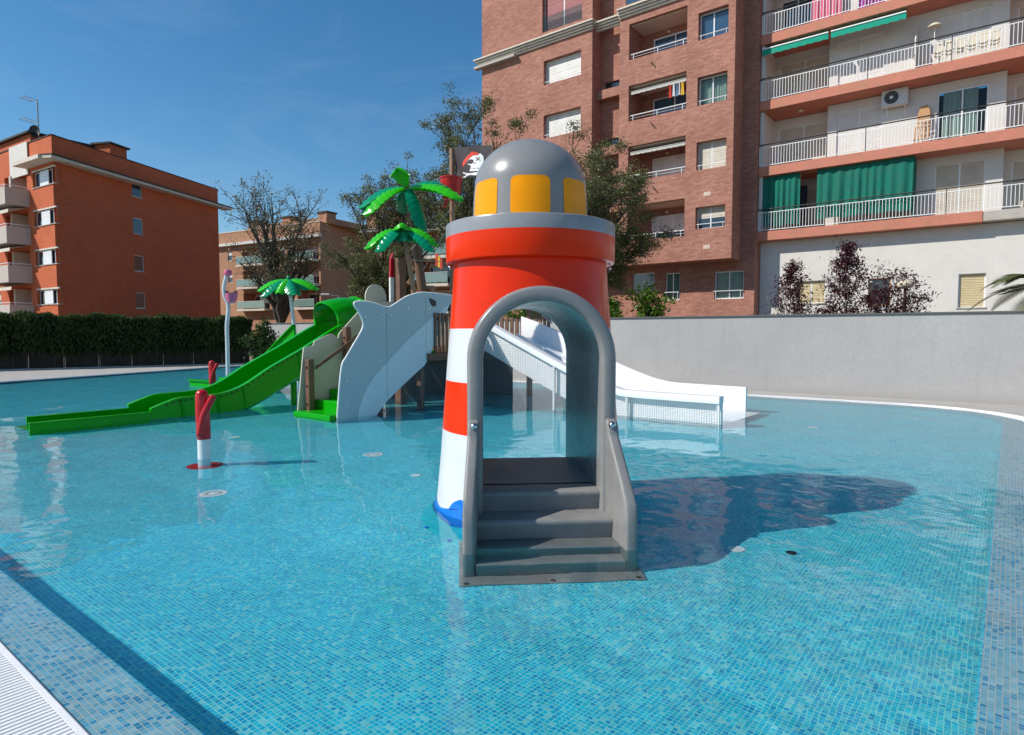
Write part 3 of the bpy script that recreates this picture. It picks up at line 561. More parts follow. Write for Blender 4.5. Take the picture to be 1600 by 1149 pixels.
for k, (lb, mm, wd_) in enumerate(cl):
    mb = MB(); n = 6; h_ = .62-.04*(k % 2); mb.sheet([[P.p(x+wd_*(j/n)*(.6+.4*u), D0+.02-.04*u+.02*math.sin(j*2.2+k), 13.42-h_*u) for j in range(n+1)] for u in (0, .35, .7, 1)])
    o = tag(mb.build('hanging_laundry', M[mm], None, smooth=80), lb, 'laundry', 'laundry on the brick balcony'); x += wd_+.025
# ================================================================ white block with terracotta slabs (right)
wb = thing('white_block', 'white apartment block with terracotta balcony slabs and white railings', 'apartment block', P.p(-3, 32, 0))
F = [6.27, 9.22, 12.2, 15.16, 18.1, 21.05]; A0, A1 = -9.45, 9.0; T0, T1, TL = 30.5, 31.6, 32.3
mb = MB(); gh = [(-7.8, -6.59, 2.92, 3.94, .18), (-4.9, -4.06, 2.75, 3.92, .18), (-1.72, -.84, 2.6, 3.93, .18)]
mb.wall(P, A0, A1, -.1, 5.84, 31.05, gh)
cuts = [(-6.42, -4.65), (-2.7, -1.0), (1.2, 3.0)]
for i, z in enumerate(F):
    t = z+2.53
    mb.wall(P, -6.8, -.45, z, t, T1, [(a, b, z+.01, z+2.2, .12) for a, b in cuts[:2]])
    mb.wall(P, -9.3, -6.8, z, t, TL, [(-9.1, -6.85, z+.01, z+2.1, .1)]); mb.wall(P, -.45, A1, z, t, TL, [(-.2, 2.0, z+.01, z+2.1, .1)])
    for a in (-6.8, -.45): mb.quad(P.p(a, T1, z), P.p(a, TL, z), P.p(a, TL, t), P.p(a, T1, t))
    mb.box(P, A0+.003, -9.3, 30.62, TL, z+.002, t-.002)
mb.quad(P.p(A0, 31.05, -.1), P.p(A0, 43, -.1), P.p(A0, 43, 23.4), P.p(A0, 31.05, 23.4)); mb.quad(P.p(A1, 43, -.1), P.p(A1, 31.05, -.1), P.p(A1, 31.05, 23.4), P.p(A1, 43, 23.4))
mb.quad(P.p(A0, TL, 23.58), P.p(A1, TL, 23.58), P.p(A1, 43, 23.58), P.p(A0, 43, 23.58))
mb.build('wall', M['plaster'], wb, fix=False)
for i, z in enumerate(F+[24.0]):
    mb = MB(); mb.box(P, A0-.03, A1 if i else -1.0, T0, 33.0, z-.42, z); mb.build('balcony_slab', M['terra'], wb, bevel=.012, seg=1)
    if not i: mb = MB(); mb.box(P, -.998, A1, T0+.03, 33.0, z-.40, z-.02); mb.build('balcony_slab', M['concrete'], wb, bevel=.03)
for i, z in enumerate(F):
    window(wb, P, -9.1, -6.85, z+.01, z+2.1, TL+.05, shut='shutc', gm='glass') if i != 3 else window(wb, P, -9.1, -6.85, z+.01, z+2.1, TL+.05, gm='glassb', mull=(.33, .66))
    window(wb, P, -6.42, -4.65, z+.01, z+2.2, T1+.07, shut='shut')
    if i == 1: window(wb, P, -2.7, -1.0, z+.01, z+2.2, T1+.07, gm='glassc', curtain=(.12, .80))
    else: window(wb, P, -2.7, -1.0, z+.01, z+2.2, T1+.07, shut='shut' if i else 'shutc', drop=1 if i != 1 else .3)
    window(wb, P, -.2, 2.0, z+.01, z+2.1, TL+.05, shut='shutc')
    mb = MB(); mb.tube([P.p(A0+.02, T0+.06, z+1.02), P.p(A1, T0+.06, z+1.02)], .028, 6)
    hr = mb.build('handrail', M['dmetal'], wb, smooth=40)
    mb = MB(); mb.box(P, A0+.01, A1, T0+.05, T0+.075, z+.86, z+.89); mb.box(P, A0+.01, A1, T0+.05, T0+.075, z+.06, z+.09)
    rl = mb.build('railing', M['wmetal'], wb)
    mb = MB(); mb.box(P, A0+.0, A0+.022, T0+.05, T1+.6, z+.05, z+.92); mb.build('end_panel', M['wmetal'], rl)
    for x in (-6.6, -5.1, -2.2, .2, 2.5): mb = MB(); mb.box(P, x, x+.03, T0+.045, T0+.082, z, z+1.0); mb.build('rail_post', M['dmetal'], rl)
    nb = 78 if i < 3 else 44 if i == 3 else 0
    if nb:
        mb = MB(); mb.box(P, -9.36, -9.34, T0+.053, T0+.072, z+.09, z+.86); b0 = mb.build('baluster', M['wmetal'], rl)
        for k in range(1, nb): again(b0, P.r*(.124*k), rl)
    mb = MB()
    for k in range(nb, 146): mb.box(P, -9.36+.124*k, -9.34+.124*k, T0+.053, T0+.072, z+.09, z+.86)
    tag(mb.build('distant_balusters', M['wmetal'], rl), kind='stuff')
    mb = MB(); mb.lathe([(.0, -.08), (.09, -.07), (.13, -.02), (.13, 0)], P.p(-7.9, 31.4, z+2.53), 14); mb.build('ceiling_lamp', M['cream'], wb, smooth=50)
window(wb, P, -7.8, -6.59, 2.92, 3.94, 31.05+.12, shut='shuty', gm='glass', sill=.16); window(wb, P, -4.9, -4.06, 2.75, 3.92, 31.05+.12, mull=(), fm='beigewood'); window(wb, P, -1.72, -.84, 2.6, 3.93, 31.05+.12, shut='shuty', mull=(), sill=.16)
for a0, a1 in ((-9.38, -6.62), (-6.52, -3.75)):          # teal awnings rolled half out under the third slab
    mb = MB(); n = 30; z = 15.16-.42
    rows = [[P.p(a0+(a1-a0)*k/n, T0+.45, z-.06) for k in range(n+1)], [P.p(a0+(a1-a0)*k/n, T0-.02, z-.22) for k in range(n+1)], [P.p(a0+(a1-a0)*k/n, T0-.03, z-.47-.035*abs(math.sin(k*.9))) for k in range(n+1)]]
    mb.sheet(rows); aw = mb.build('awning', M['tealawn'], wb, fix=False)
    mb = MB(); mb.box(P, a0, a1, T0-.055, T0-.0, z-.24, z-.19); mb.build('front_bar', M['wmetal'], aw)
def curtain(a0, a1, z0, z1, d, m, lb, amp=.06, fold=.16, group=None, cat='curtain'):
    mb = MB(); n = int((a1-a0)/.035); ph = random.random()*6
    def off(k, u): x = (a1-a0)*k/n; return amp*(.35+.65*u)*(math.sin(x/fold*6.28+1.9*math.sin(x*2.7+ph)+.5*u+ph)+.6*math.sin(x/fold*3.3+1.3*u+2*math.sin(x*1.1)))
    mb.sheet([[P.p(a0+(a1-a0)*k/n, d+off(k, u), z1-(z1-z0)*u-.03*math.sin(k*.21+ph)*u) for k in range(n+1)] for u in (0, .15, .4, .7, 1)])
    return tag(mb.build('curtain', M[m], None, smooth=80), lb, cat, group)
curtain(-9.36, -7.68, 6.5, 8.78, 30.72, 'greencloth', 'narrower green cloth curtain at the left end of the lowest white balcony', .07, .3, 'green balcony curtains')
curtain(-6.98, -3.36, 6.62, 8.78, 30.72, 'greencloth', 'wide green cloth curtain across the lowest white balcony', .05, .34, 'green balcony curtains')
mb = MB(); mb.box(P, -3.36, -3.33, 30.75, 31.58, 6.3, 8.78); mb.build('side_blind', M['greencloth'], wb)
curtain(-7.5, -6.3, 15.3, 17.3, 31.3, 'pinkcl', 'pink cloth hanging on the topmost white balcony in view', .05, .2, None, 'laundry'); curtain(-5.6, -4.6, 15.3, 16.2, 31.0, 'purplecl', 'purple cloth hung over the topmost balcony rail', .03, .2, None, 'laundry')
curtain(-8.0, -7.5, 6.35, 8.3, 31.3, 'darkcl', 'dark clothes hanging between the two green balcony curtains', .06, .2, None, 'laundry')
# air conditioner
ax, az = P.px(1377, 168, 31.15); ac = thing('air_conditioner', 'white air conditioner hung on the wall above the balcony', 'air conditioner', P.p(ax+.45, 31.3, az))
mb = MB(); mb.box(P, ax, ax+.95, 31.15, 31.5, az, az+.66); mb.build('casing', M['greyplast'], ac, bevel=.02)
mb = MB(); c = P.p(ax+.36, 31.135, az+.33)
ringp = lambda r, d, n=28: [c+P.r*(r*math.cos(6.2832*k/n))+Vector((0, 0, r*math.sin(6.2832*k/n)))+P.n*d for k in range(n)]
mb.sheet([ringp(.26, .01), ringp(.26, 0), ringp(.075, -.012), ringp(.07, .0)], closed=True); mb.build('fan_grille', M['dmetal'], ac, smooth=40)
mb = MB(); mb.sheet([ringp(.07, -.014), ringp(.03, -.02)], closed=True); mb.add(ringp(.03, -.02), [tuple(range(28))]); mb.build('fan_hub', M['wmetal'], ac)
for r_ in (.12, .17, .22):
    mb = MB(); mb.tube(ringp(r_, -.012)+ringp(r_, -.012)[:1], .004, 4); mb.build('grille_ring', M['gmetal'], ac)
for x in (.15, .8): mb = MB(); mb.box(P, ax+x, ax+x+.04, 31.2, 31.6, az-.05, az-.002); mb.box(P, ax+x, ax+x+.04, 31.56, 31.6, az-.35, az-.05); mb.build('bracket', M['wmetal'], ac)
# beige folding lounger leaning on the wall, folded chairs, parasol on the balconies
lx, _ = P.px(1440, 225, 31.2); lg = thing('folded_lounger', 'tan wooden lounger leaning upright on the white balcony wall', 'lounger', P.p(lx, 31.3, F[1]))
mb = MB(); mb.prism([(-.22, .95), (.26, 1.0), (.24, 1.45), (.15, 1.72), (-.1, 1.68), (-.18, 1.4)], lambda u, v, e: P.p(lx+u, 31.2+.12*v+e, F[1]+v), 0, .04); mb.build('back_board', M['beigewood'], lg, bevel=.01)
mb = MB(); mb.prism([(-.26, .78), (.26, .84), (.26, .93), (-.26, .87)], lambda u, v, e: P.p(lx+u, 31.2+.12*v+e, F[1]+v), 0, .04); mb.build('cross_rail', M['beigewood'], lg)
for k in range(4): mb = MB(); u0 = -.27+.14*k; mb.prism([(u0-.04, .02), (u0+.05, .02), (u0+.10, .78), (u0+.01, .78)], lambda u, v, e: P.p(lx+u, 31.2+.12*v+e, F[1]+v), 0, .03); mb.build('slat', M['beigewood'], lg)
chp = None; lbs = ['first', 'second', 'third', 'fourth', 'fifth', 'sixth']
x0, _ = P.px(1465, 100, 30.9)
for k in range(6):
    if chp is None:
        chp = thing('folded_chair', 'beige folded chair first from the left against the upper balcony railing', 'folding chair', P.p(x0, 30.9, F[2]), 'folded chairs on the upper balcony')
        B = lambda u, v, e: P.p(x0+u, 30.9+.1*v+e, F[2]+v)
        for u in (-.14, .12): mb = MB(); mb.prism([(u, .02), (u+.035, .02), (u+.05, .98), (u+.015, .98)], B, 0, .03); mb.build('leg', M['cream'], chp)
        mb = MB(); mb.prism([(-.1, .38), (.12, .38), (.14, .86), (-.08, .86)], B, .03, .05); mb.build('seat', M['cream'], chp, bevel=.006)
        mb = MB(); mb.prism([(-.13, .9), (.16, .9), (.16, 1.0), (-.13, 1.0)], B, -.01, .04); mb.build('backrest', M['cream'], chp, bevel=.006)
    else:
        c_ = copy_tree(chp); c_.location = P.p(x0+.36*k, 30.9, F[2]); c_['label'] = 'beige folded chair %s from the left against the upper balcony railing' % lbs[k]
px_, _ = P.px(1458, 120, 31.2); pr = thing('closed_parasol', 'pale round topped parasol standing on the upper white balcony', 'parasol', P.p(px_, 31.2, F[2]))
mb = MB(); mb.tube([P.p(px_, 31.2, F[2]), P.p(px_, 31.2, F[2]+1.75)], .018, 8); mb.build('pole', M['wmetal'], pr, smooth=40)
mb = MB(); mb.lathe([(.02, 1.86), (.16, 1.83), (.24, 1.76), (.25, 1.72), (.02, 1.72)], P.p(px_, 31.2, F[2]), 20); mb.build('top', M['cream'], pr, smooth=50)
dv, _ = P.px(1428, 110, 31.0)
mb = MB(); mb.prism([(30.9, 0), (31.59, 0), (31.59, 2.0), (31.35, 2.0), (30.9, 1.3)], lambda u, v, e: P.p(dv+e, u, F[2]+v), 0, .05); mb.build('balcony_divider', M['plaster'], wb)
# ================================================================ orange brick block (left)
C0 = (-33.2, 46.5); FA = Frame(C0, (.2127, .977)); FB = Frame(C0, (.844, -.536))
ob = thing('orange_block', 'orange brick apartment block with flat roof behind the hedge at far left', 'apartment block', Vector((-36, 55, 0)))
ztop = FA.px(92, 215)[1]; LA = FA.px(340, 297)[0]
yA = [(283.5, 308.5), (341, 366), (399, 424), (457, 482)]
aw0 = FA.px(208, 350)[0]; aw1 = FA.px(223.5, 350)[0]; zA = [tuple(sorted((FA.px(215, a)[1], FA.px(215, b)[1]))) for a, b in yA]
bw0 = FB.px(53, 330)[0]; bw1 = FB.px(87.5, 330)[0]; zB = [tuple(sorted((FB.px(70, a)[1], FB.px(70, b)[1]))) for a, b in ((265, 290), (328, 352), (391, 414), (453, 476))]
LB = -26.0; zfl = [z0-1.0 for z0, z1 in zB]; pit = 3.05
mb = MB(); mb.wall(FA, 0, LA, -.1, ztop, 0, [(aw0, aw1, a, b, .16) for a, b in zA])
lo = FB.px(47, 330)[0]
mb.wall(FB, LB, 0, -.1, ztop, 0, [(bw0, bw1, a, b, .28) for a, b in zB]+[(lo-4.4, lo-.35, a-.85, b+.25, 1.3) for a, b in zB]+[(lo-7.2, lo-6.0, a, b, .2) for a, b in zB])
for a, b in zB: mb.quad(FB.p(lo-4.4, 1.3, a-.85), FB.p(lo-.35, 1.3, a-.85), FB.p(lo-.35, 1.3, b+.25), FB.p(lo-4.4, 1.3, b+.25))
far = FA.p(LA, 0, 0); bl = FB.p(LB, 0, 0); bk = far+(bl-Vector((*C0, 0)))
for u, v in ((far, bk), (bk, bl)): mb.quad(u+Vector((0, 0, -.1)), v+Vector((0, 0, -.1)), v+Vector((0, 0, ztop)), u+Vector((0, 0, ztop)))
mb.build('wall', M['obrick'], ob, fix=False)
mb = MB(); mb.quad(*[q+Vector((0, 0, ztop-.6)) for q in (Vector((*C0, 0)), far, bk, bl)]); mb.build('roof', M['roof'], ob)
ze = FA.px(92, 251)[1]
mb = MB(); mb.box(FA, -.9, LA+1.0, -.95, .0-.003, ze, ze+.10); mb.build('eave', M['roof'], ob)
mb = MB(); mb.box(FA, -.88, LA+.98, -.90, -.004, ze-.2, ze-.003); mb.build('eave_soffit', M['stone'], ob)
mb = MB(); mb.box(FB, lo-.1, .3, -1.0, -.003, ze-.22, ze+.06); mb.build('eave', M['stone'], ob)
for fr, a0, a1 in ((FA, -.02, LA), (FB, LB, .02)): mb = MB(); mb.box(fr, a0, a1, -.05, .28, ztop, ztop+.07); mb.build('parapet_cap', M['roof'], ob)
for a, b in zA: window(ob, FA, aw0, aw1, a, b, .07, mull=(), gm='glass', curtain=None, sill=.1)
for k, (a, b) in enumerate(zB):
    window(ob, FB, bw0, bw1, a, b, .18, mull=(.42, .78), gm='glass', sill=.24)
    mb = MB(); w_ = bw1-bw0; mb.box(FB, bw0+w_*.30, bw0+w_*.68, .06, .12, a+.04, b-.03); mb.build('sliding_shutter', M['walum'], ob)
    mb = MB(); mb.box(FB, bw0-.03, bw1+.03, -.03, .1, b, b+.12); mb.build('lintel', M['stone'], ob)
    window(ob, FB, lo-2.6, lo-.9, a-.8, b+.1, 1.25, mull=(.5,), gm='glass', fm='beigewood', shut='shutc', drop=.4); window(ob, FB, lo-7.2, lo-6.0, a, b, .12, mull=(), gm='glass', shut='shut', drop=.5)
    zb_ = a-1.0; mb = MB()
    mb.box(FB, lo-5.2, lo, -1.55, -1.43, zb_-.28, zb_+.98); mb.box(FB, lo-.12, lo-.001, -1.428, -.003, zb_-.28, zb_+.979); mb.box(FB, lo-5.2, lo-.122, -1.428, -.003, zb_-.279, zb_-.02)
    bal = mb.build('balcony', M['balc'], ob)
    mb = MB(); mb.tube([FB.p(lo-5.2, -1.49, zb_+1.14), FB.p(lo-.06, -1.49, zb_+1.14), FB.p(lo-.06, -.05, zb_+1.14)], .03, 6)
    for x in (-4.2, -2.8, -1.4, -.06): mb.bar(FB.p(lo+x, -1.49, zb_+.97), FB.p(lo+x, -1.49, zb_+1.14), .03)
    mb.build('handrail', M['walum'], bal)
    mb = MB(); mb.box(FB, lo-2.6, lo-2.45, -1.6, -1.552, zb_+.2, zb_+.3); mb.build('drain_spout', M['dmetal'], bal)
    mb = MB(); mb.sheet([[FB.p(x, -.1, zb_-.35) for x in (lo-5.1, lo-.25)], [FB.p(x, -1.3, zb_-.6) for x in (lo-5.1, lo-.25)], [FB.p(x, -1.32, zb_-.85) for x in (lo-5.1, lo-.25)]]); mb.build('awning', M['stone'], bal, fix=False)
    mb = MB(); mb.box(FB, lo-3.0, lo-2.7, -.2, 1.25, a-.85, b+.2); mb.build('balcony_pier', M['stone'], ob)
p0, zc = FB.px(15, 252, -.1); p1, _ = FB.px(43, 252, -.1)
mb = MB(); mb.box(FB, p0, p1, -.12, -.06, zc-1.4, zc+1.0); mb.build('white_parapet_panel', M['plaster'], ob)
mb = MB(); mb.box(FB, p0-7, p0-.4, 1.5, 6, ztop-.5, ztop+1.7); mb.build('stair_tower', M['obrick'], ob); mb = MB(); mb.box(FB, p0-7.2, p0-.1, 1.2, 6.3, ztop+1.7, ztop+1.85); mb.build('stair_tower_roof', M['roof'], ob)
ca, cz = FA.px(172, 238, -(-3.0)) if False else FA.px(172, 238, 3.0); cb, _ = FA.px(198, 238, 3.0); cc, _ = FA.px(224, 238, 3.0)
mb = MB(); mb.box(FA, ca, cb, 3.0, 4.6, ztop-.6, ztop+1.9); ch = mb.build('chimney', M['obrick'], ob); mb = MB(); mb.box(FA, ca-.2, cb+.2, 2.8, 4.8, ztop+1.9, ztop+2.05); mb.build('chimney_cap', M['roof'], ch)
mb = MB(); mb.box(FA, cb+.01, cc, 3.0, 4.4, ztop-.6, ztop+1.0); ch = mb.build('chimney', M['tbrick'], ob)
# roof aerial with two dishes
q = FB.px(60, 200, 2.0); ant = thing('roof_antenna', 'tall television aerial with two round dishes on the flat roof', 'antenna', FB.p(q[0], 2.0, ztop-.6)); aa = q[0]; zt_ = FB.px(60, 155, 2.0)[1]
mb = MB(); mb.tube([FB.p(aa, 2, ztop-.6), FB.p(aa, 2, zt_)], .05, 6); mb.build('mast', M['gmetal'], ant)
for zz, ll in ((zt_-.2, 1.3), (zt_-1.9, 1.4)):
    mb = MB(); mb.bar(FB.p(aa+.1, 2, zz), FB.p(aa-ll, 1.4, zz+.5), .05)
    for k in range(6): c_ = FB.p(aa-ll*(.2+.15*k), 2-.6*(.2+.15*k), zz+.5*(.2+.15*k)); mb.bar(c_-Vector((.22, .1, .12)), c_+Vector((.22, .1, .12)), .025)
    mb.build('yagi', M['gmetal'], ant)
mb = MB(); mb.bar(FB.p(aa-.35, 2, zt_-1.5), FB.p(aa+.5, 2, zt_-1.55), .03); mb.build('cross_arm', M['gmetal'], ant)
for zz, mm in ((ztop+1.9, 'dmetal'), (ztop+.75, 'dmetal')):
    mb = MB(); c_ = FB.p(aa-.05, 1.85, zz); mb.sheet([[c_+Vector((r_*math.cos(k*.3927)*.96, -.15+y_, r_*math.sin(k*.3927))) for k in range(16)] for r_, y_ in ((.03, .10), (.3, .04), (.48, -.04), (.46, -.02), (.28, .06), (.02, .12))], closed=True); mb.build('dish', M[mm], ant, smooth=60)
# ================================================================ tan blocks (far middle)
def tan_block(name, label, fr, a0, a1, zt, floors, bays, side=None, flag=None, wins=()):
    t = thing(name, label, 'apartment block', fr.p((a0+a1)/2, 5, 0)); mb = MB(); holes = [(b0, b1, z+.1, z+2.35, 1.4) for z in floors for b0, b1 in bays]+[(w0, w0+.9, z+.9, z+2.1, .2) for z in floors for w0 in wins]
    mb.wall(fr, a0, a1, -.2, zt, 0, holes)
    for h in holes[:len(floors)*len(bays)]: mb.quad(fr.p(h[0], 1.4, h[2]), fr.p(h[1], 1.4, h[2]), fr.p(h[1], 1.4, h[3]), fr.p(h[0], 1.4, h[3]))
    if side: mb.wall(Frame(fr.p(a1, 0, 0), side), 0, 16, -.2, zt, 0)
    mb.quad(fr.p(a0, 0, zt), fr.p(a1, 0, zt), fr.p(a1, 14, zt), fr.p(a0, 14, zt)); mb.quad(fr.p(a0, 14, -.2), fr.p(a0, 0, -.2), fr.p(a0, 0, zt), fr.p(a0, 14, zt))
    mb.quad(fr.p(a1, 14, -.2), fr.p(a0, 14, -.2), fr.p(a0, 14, zt), fr.p(a1, 14, zt)); mb.build('wall', M['tbrick'], t, fix=False)
    for z in floors:
        for w0 in wins: window(t, fr, w0, w0+.9, z+.9, z+2.1, .1, mull=(), gm='glass', shut='shut', drop=.4)
        for b0, b1 in bays:
            mb = MB(); mb.box(fr, b0-.15, b1+.15, -1.0, -.003, z-.15, z+.12); b_ = mb.build('balcony', M['stone'], t)
            mb = MB(); mb.box(fr, b0-.1, b1+.1, -.98, -.95, z+.22, z+1.08); mb.build('glass_railing', M['gglass'], b_)
            mb = MB(); mb.tube([fr.p(b0-.1, -.96, z+1.12), fr.p(b1+.1, -.96, z+1.12)], .03, 5)
            for k in range(4): x = b0-.1+(b1-b0+.2)*k/3; mb.bar(fr.p(x, -.96, z+.12), fr.p(x, -.96, z+1.12), .04)
            mb.build('rail', M['gmetal'], b_)
            window(t, fr, b0+(b1-b0)*.15, b0+(b1-b0)*.85, z+.15, z+2.2, 1.34, gm='glass', shut='shutc', drop=random.choice((.2, .5, .8)))
    mb = MB(); mb.box(fr, a0-.4, a1+.3, -.6, -.003, zt-1.9, zt-1.55); mb.build('cornice', M['plaster'], t)
    mb = MB(); mb.box(fr, a0-.05, a1+.05, -.05, .3, zt, zt+.12); mb.build('parapet_cap', M['stone'], t)
    return t
FT = Frame((-24, 80), (.864, -.503)); tl = FT.px(342, 400)[0]; zt = FT.px(503, 346)[1]
fz = [FT.px(400, y, -1)[1] for y in (484, 449, 413)]
t3 = tan_block('tan_block', 'pale tan brick block with green glass balconies behind the leafless tree', FT, tl, 0, zt, fz, [(FT.px(379, 400)[0], FT.px(420, 400)[0]), (FT.px(464, 400)[0], FT.px(498, 400)[0])], (.25, .97), wins=(FT.px(356, 400)[0], FT.px(438, 400)[0]))
for x in (395, 447, 504):
    a, _ = FT.px(x, 350, 3); mb = MB(); mb.box(FT, a-.8, a+.8, 3, 4.6, zt-.3, zt+1.8); c_ = mb.build('chimney', M['tbrick'], t3); mb = MB(); mb.box(FT, a-.95, a+.95, 2.85, 4.75, zt+1.8, zt+2.0); mb.build('chimney_cap', M['roof'], c_)
mb = MB(); mb.box(FT, tl+3, -1.5, 2.5, 10, zt-.1, zt+1.1); mb.build('roof_storey', M['tbrick'], t3)
F4 = Frame((-14.3, 63), (.90, -.43)); z4 = F4.px(600, 332)[1]; f4 = [F4.px(680, y, -1)[1] for y in (489, 445, 401, 357)]
t4 = tan_block('far_tan_block', 'tan brick block with stone cornice and glass balconies behind the plastic palm trees', F4, 0, 13, z4, f4, [(F4.px(652, 400)[0], F4.px(706, 400)[0])], (.3, .95), wins=(F4.px(590, 400)[0], F4.px(626, 400)[0]))
fa, fz_ = F4.px(686, 405, -1.1); mb = MB()
for k in range(3): mb.box(F4, fa-.35+.23*k, fa-.35+.23*k+.229, -1.15+.02*k, -1.13+.02*k, fz_-.6-.15*k, fz_+.5-.25*k, m=(0, 1, 0)[k])
tag(mb.build('balcony_flag', [M['redcl'], M['yelcl']]), 'small red and yellow flag hung on a far glass balcony', 'flag')
# ================================================================ trees
def bez(p, c, q, n=6): return [p*(1-t)**2+c*2*t*(1-t)+q*t*t for t in [k/n for k in range(n+1)]]
def tree(name, label, base, fork, cen, rad, nl, ns, per, lsz, seed, m='leaf', cat='tree', trunk=.2, sig=.28, low=-.3, lean=(0, 0), group=None, droop=.0, bark='bark', shape='fan', shear=0.0):
    random.seed(seed); rs = np.random.default_rng(seed); base = Vector(base); cen = Vector(cen); t = thing(name, label, cat, base, group)
    wood = MB(); top = base+Vector((lean[0], lean[1], fork)); wood.tube(bez(base-Vector((0, 0, .2)), base+Vector((0, 0, fork*.6)), top, 5), [trunk*(1.25-.5*k/5) for k in range(6)], 8)
    tips = []
    for i in range(nl):
        th = 6.2832*(i+random.random()*.7)/nl; el = random.uniform(low, 1.0)
        if shape == 'cone': u = (i+.5)/nl; r_ = (1-u)**.8*random.uniform(.75, 1.05); tgt = cen+Vector((rad[0]*r_*math.cos(i*2.4), rad[1]*r_*math.sin(i*2.4), rad[2]*(2*u-1))); st_ = Vector((base.x, base.y, max(base.z+.3, tgt.z-rad[0]*.9*r_-.2)))
        else: rr = math.sqrt(max(0, 1-el*el))*random.uniform(.75, 1.05); tgt = cen+Vector((rad[0]*rr*math.cos(th), rad[1]*rr*math.sin(th), rad[2]*el)); st_ = top-Vector((0, 0, random.random()*fork*.25))
        tgt.x -= shear*el*rad[0]
        mid = st_.lerp(tgt, .5)+Vector((0, 0, (tgt-st_).length*random.uniform(.05, .2)))-Vector(((tgt-st_).x, (tgt-st_).y, 0))*.12
        path = bez(st_, mid, tgt, 7); r0 = trunk*random.uniform(.34, .6)*(1 if shape != 'cone' else .5)
        path = [p_+Vector((random.uniform(-1, 1), random.uniform(-1, 1), random.uniform(-1, 1)))*.02*(tgt-st_).length*(0 if k in (0,) else 1) for k, p_ in enumerate(path)]
        wood.tube(path, [r0*(1-.86*k/7) for k in range(8)], 6); tips.append((tgt, 1.0))
        for j in range(ns):
            k = random.uniform(.35, .98); a = path[int(k*7)]; ln = (tgt-st_).length*random.uniform(.14, .34); dr = ((tgt-st_).normalized()*.7+Vector((random.gauss(0, .6), random.gauss(0, .6), random.uniform(-.1, .9)-droop))).normalized()
            b_ = a+dr*ln; wood.tube(bez(a, a.lerp(b_, .5)+Vector((0, 0, ln*.08)), b_, 3), [r0*.34*(1-k*.5), r0*.24*(1-k*.5), r0*.16*(1-k*.5), .006], 5); tips.append((b_, .8))
            for _ in range(2):
                dd = (dr+Vector((random.gauss(0, .5), random.gauss(0, .5), random.gauss(.15, .4)))).normalized(); a2 = a.lerp(b_, random.uniform(.4, .9)); e_ = a2+dd*ln*.5; wood.tube([a2, a2.lerp(e_, .5), e_], [r0*.12, r0*.09, .005], 4); tips.append((e_, .6))
    wood.build('trunk', M[bark], t, smooth=70, uv=False, fix=False)
    L = []
    for p_, w_ in tips:
        n = max(1, int(per*w_*random.choice((.25, .6, 1, 1.3, 1.7)))); L.append(np.array(p_)+rs.normal(size=(n, 3))*sig*w_*np.array((1, 1, .75)))
    c = np.concatenate(L); quads_obj('crown', leafcloud(c, None, lsz, .42), M[m], t); return t
def XY(px, Y): return ((px-800)/FPX*Y, Y)
def Z(py, Y): return EYE+(520-py)/FPX*Y
def tr(name, label, bpx, Y, fork, x0, x1, y0, y1, dep, **k):
    b = XY(bpx, Y); cx = XY((x0+x1)/2, Y)[0]; return tree(name, label, (*b, 0), fork, (cx, Y, (Z(y0, Y)+Z(y1, Y))/2), ((x1-x0)/2/FPX*Y, dep, (y1-y0)/-2*-1/FPX*Y*1.0), **k)
def tr2(name, label, bpx, Y, fork, x0, x1, ytop, ybot, dep, **k):
    b = XY(bpx, Y); cx = XY((x0+x1)/2, Y)[0]; zt_, zb_ = Z(ytop, Y), Z(ybot, Y)
    return tree(name, label, (*b, 0), fork, (cx, Y, (zt_+zb_)/2), ((x1-x0)*.46/FPX*Y, dep, (zt_-zb_)*.46), **k)
tr2('bare_tree', 'nearly leafless tree with fanned dark branches beside the small palm shower', 440, 36, 2.4, 362, 514, 304, 470, 2.6, nl=26, ns=9, per=20, lsz=.12, seed=3, sig=.24, trunk=.30, low=-.6, m='bareleaf')
tr2('leafy_tree', 'olive green tree behind the shark panel and green slide hood', 605, 34, 2.0, 515, 700, 292, 482, 2.6, nl=18, ns=10, per=150, lsz=.105, seed=11, sig=.25, trunk=.27, low=-.75)
tr2('leafy_tree', 'tall olive green tree rising behind the pirate flag', 742, 27, 3.2, 655, 838, 196, 420, 2.6, nl=17, ns=10, per=150, lsz=.092, seed=21, sig=.23, trunk=.26, low=-.5)
tr2('leafy_tree', 'olive green tree drooping in front of the brick facade right of the lighthouse', 905, 23.2, 2.8, 862, 1024, 235, 440, 1.8, shear=.45, nl=17, ns=10, per=180, lsz=.082, seed=33, sig=.22, trunk=.24, low=-.75, droop=.4)
tr2('plum_tree', 'tallest of the purple leaved trees before the white wall', 1318, 18.0, .8, 1268, 1372, 376, 500, .8, nl=20, ns=6, per=17, lsz=.085, seed=5, sig=.15, trunk=.07, m='plum', shape='cone', bark='barkp')
tr2('plum_tree', 'small pointed purple leaved tree at the left end of the white wall', 1232, 18.6, .8, 1196, 1276, 408, 505, .7, nl=15, ns=6, per=15, lsz=.085, seed=6, sig=.15, trunk=.06, m='plum', shape='cone', bark='barkp')
tr2('plum_tree', 'low spreading purple leaved tree beside the lamp post', 1392, 17.4, .8, 1352, 1442, 438, 505, .8, nl=14, ns=7, per=16, lsz=.085, seed=8, sig=.16, trunk=.06, m='plum', low=-.3, bark='barkp')
tr2('citrus_shrub', 'bright yellow green leafy shrub peeping over the wall before the brick block', 1012, 22, .6, 992, 1036, 458, 505, .4, nl=10, ns=4, per=22, lsz=.15, seed=9, sig=.16, trunk=.06, m='citrus', low=-.5)
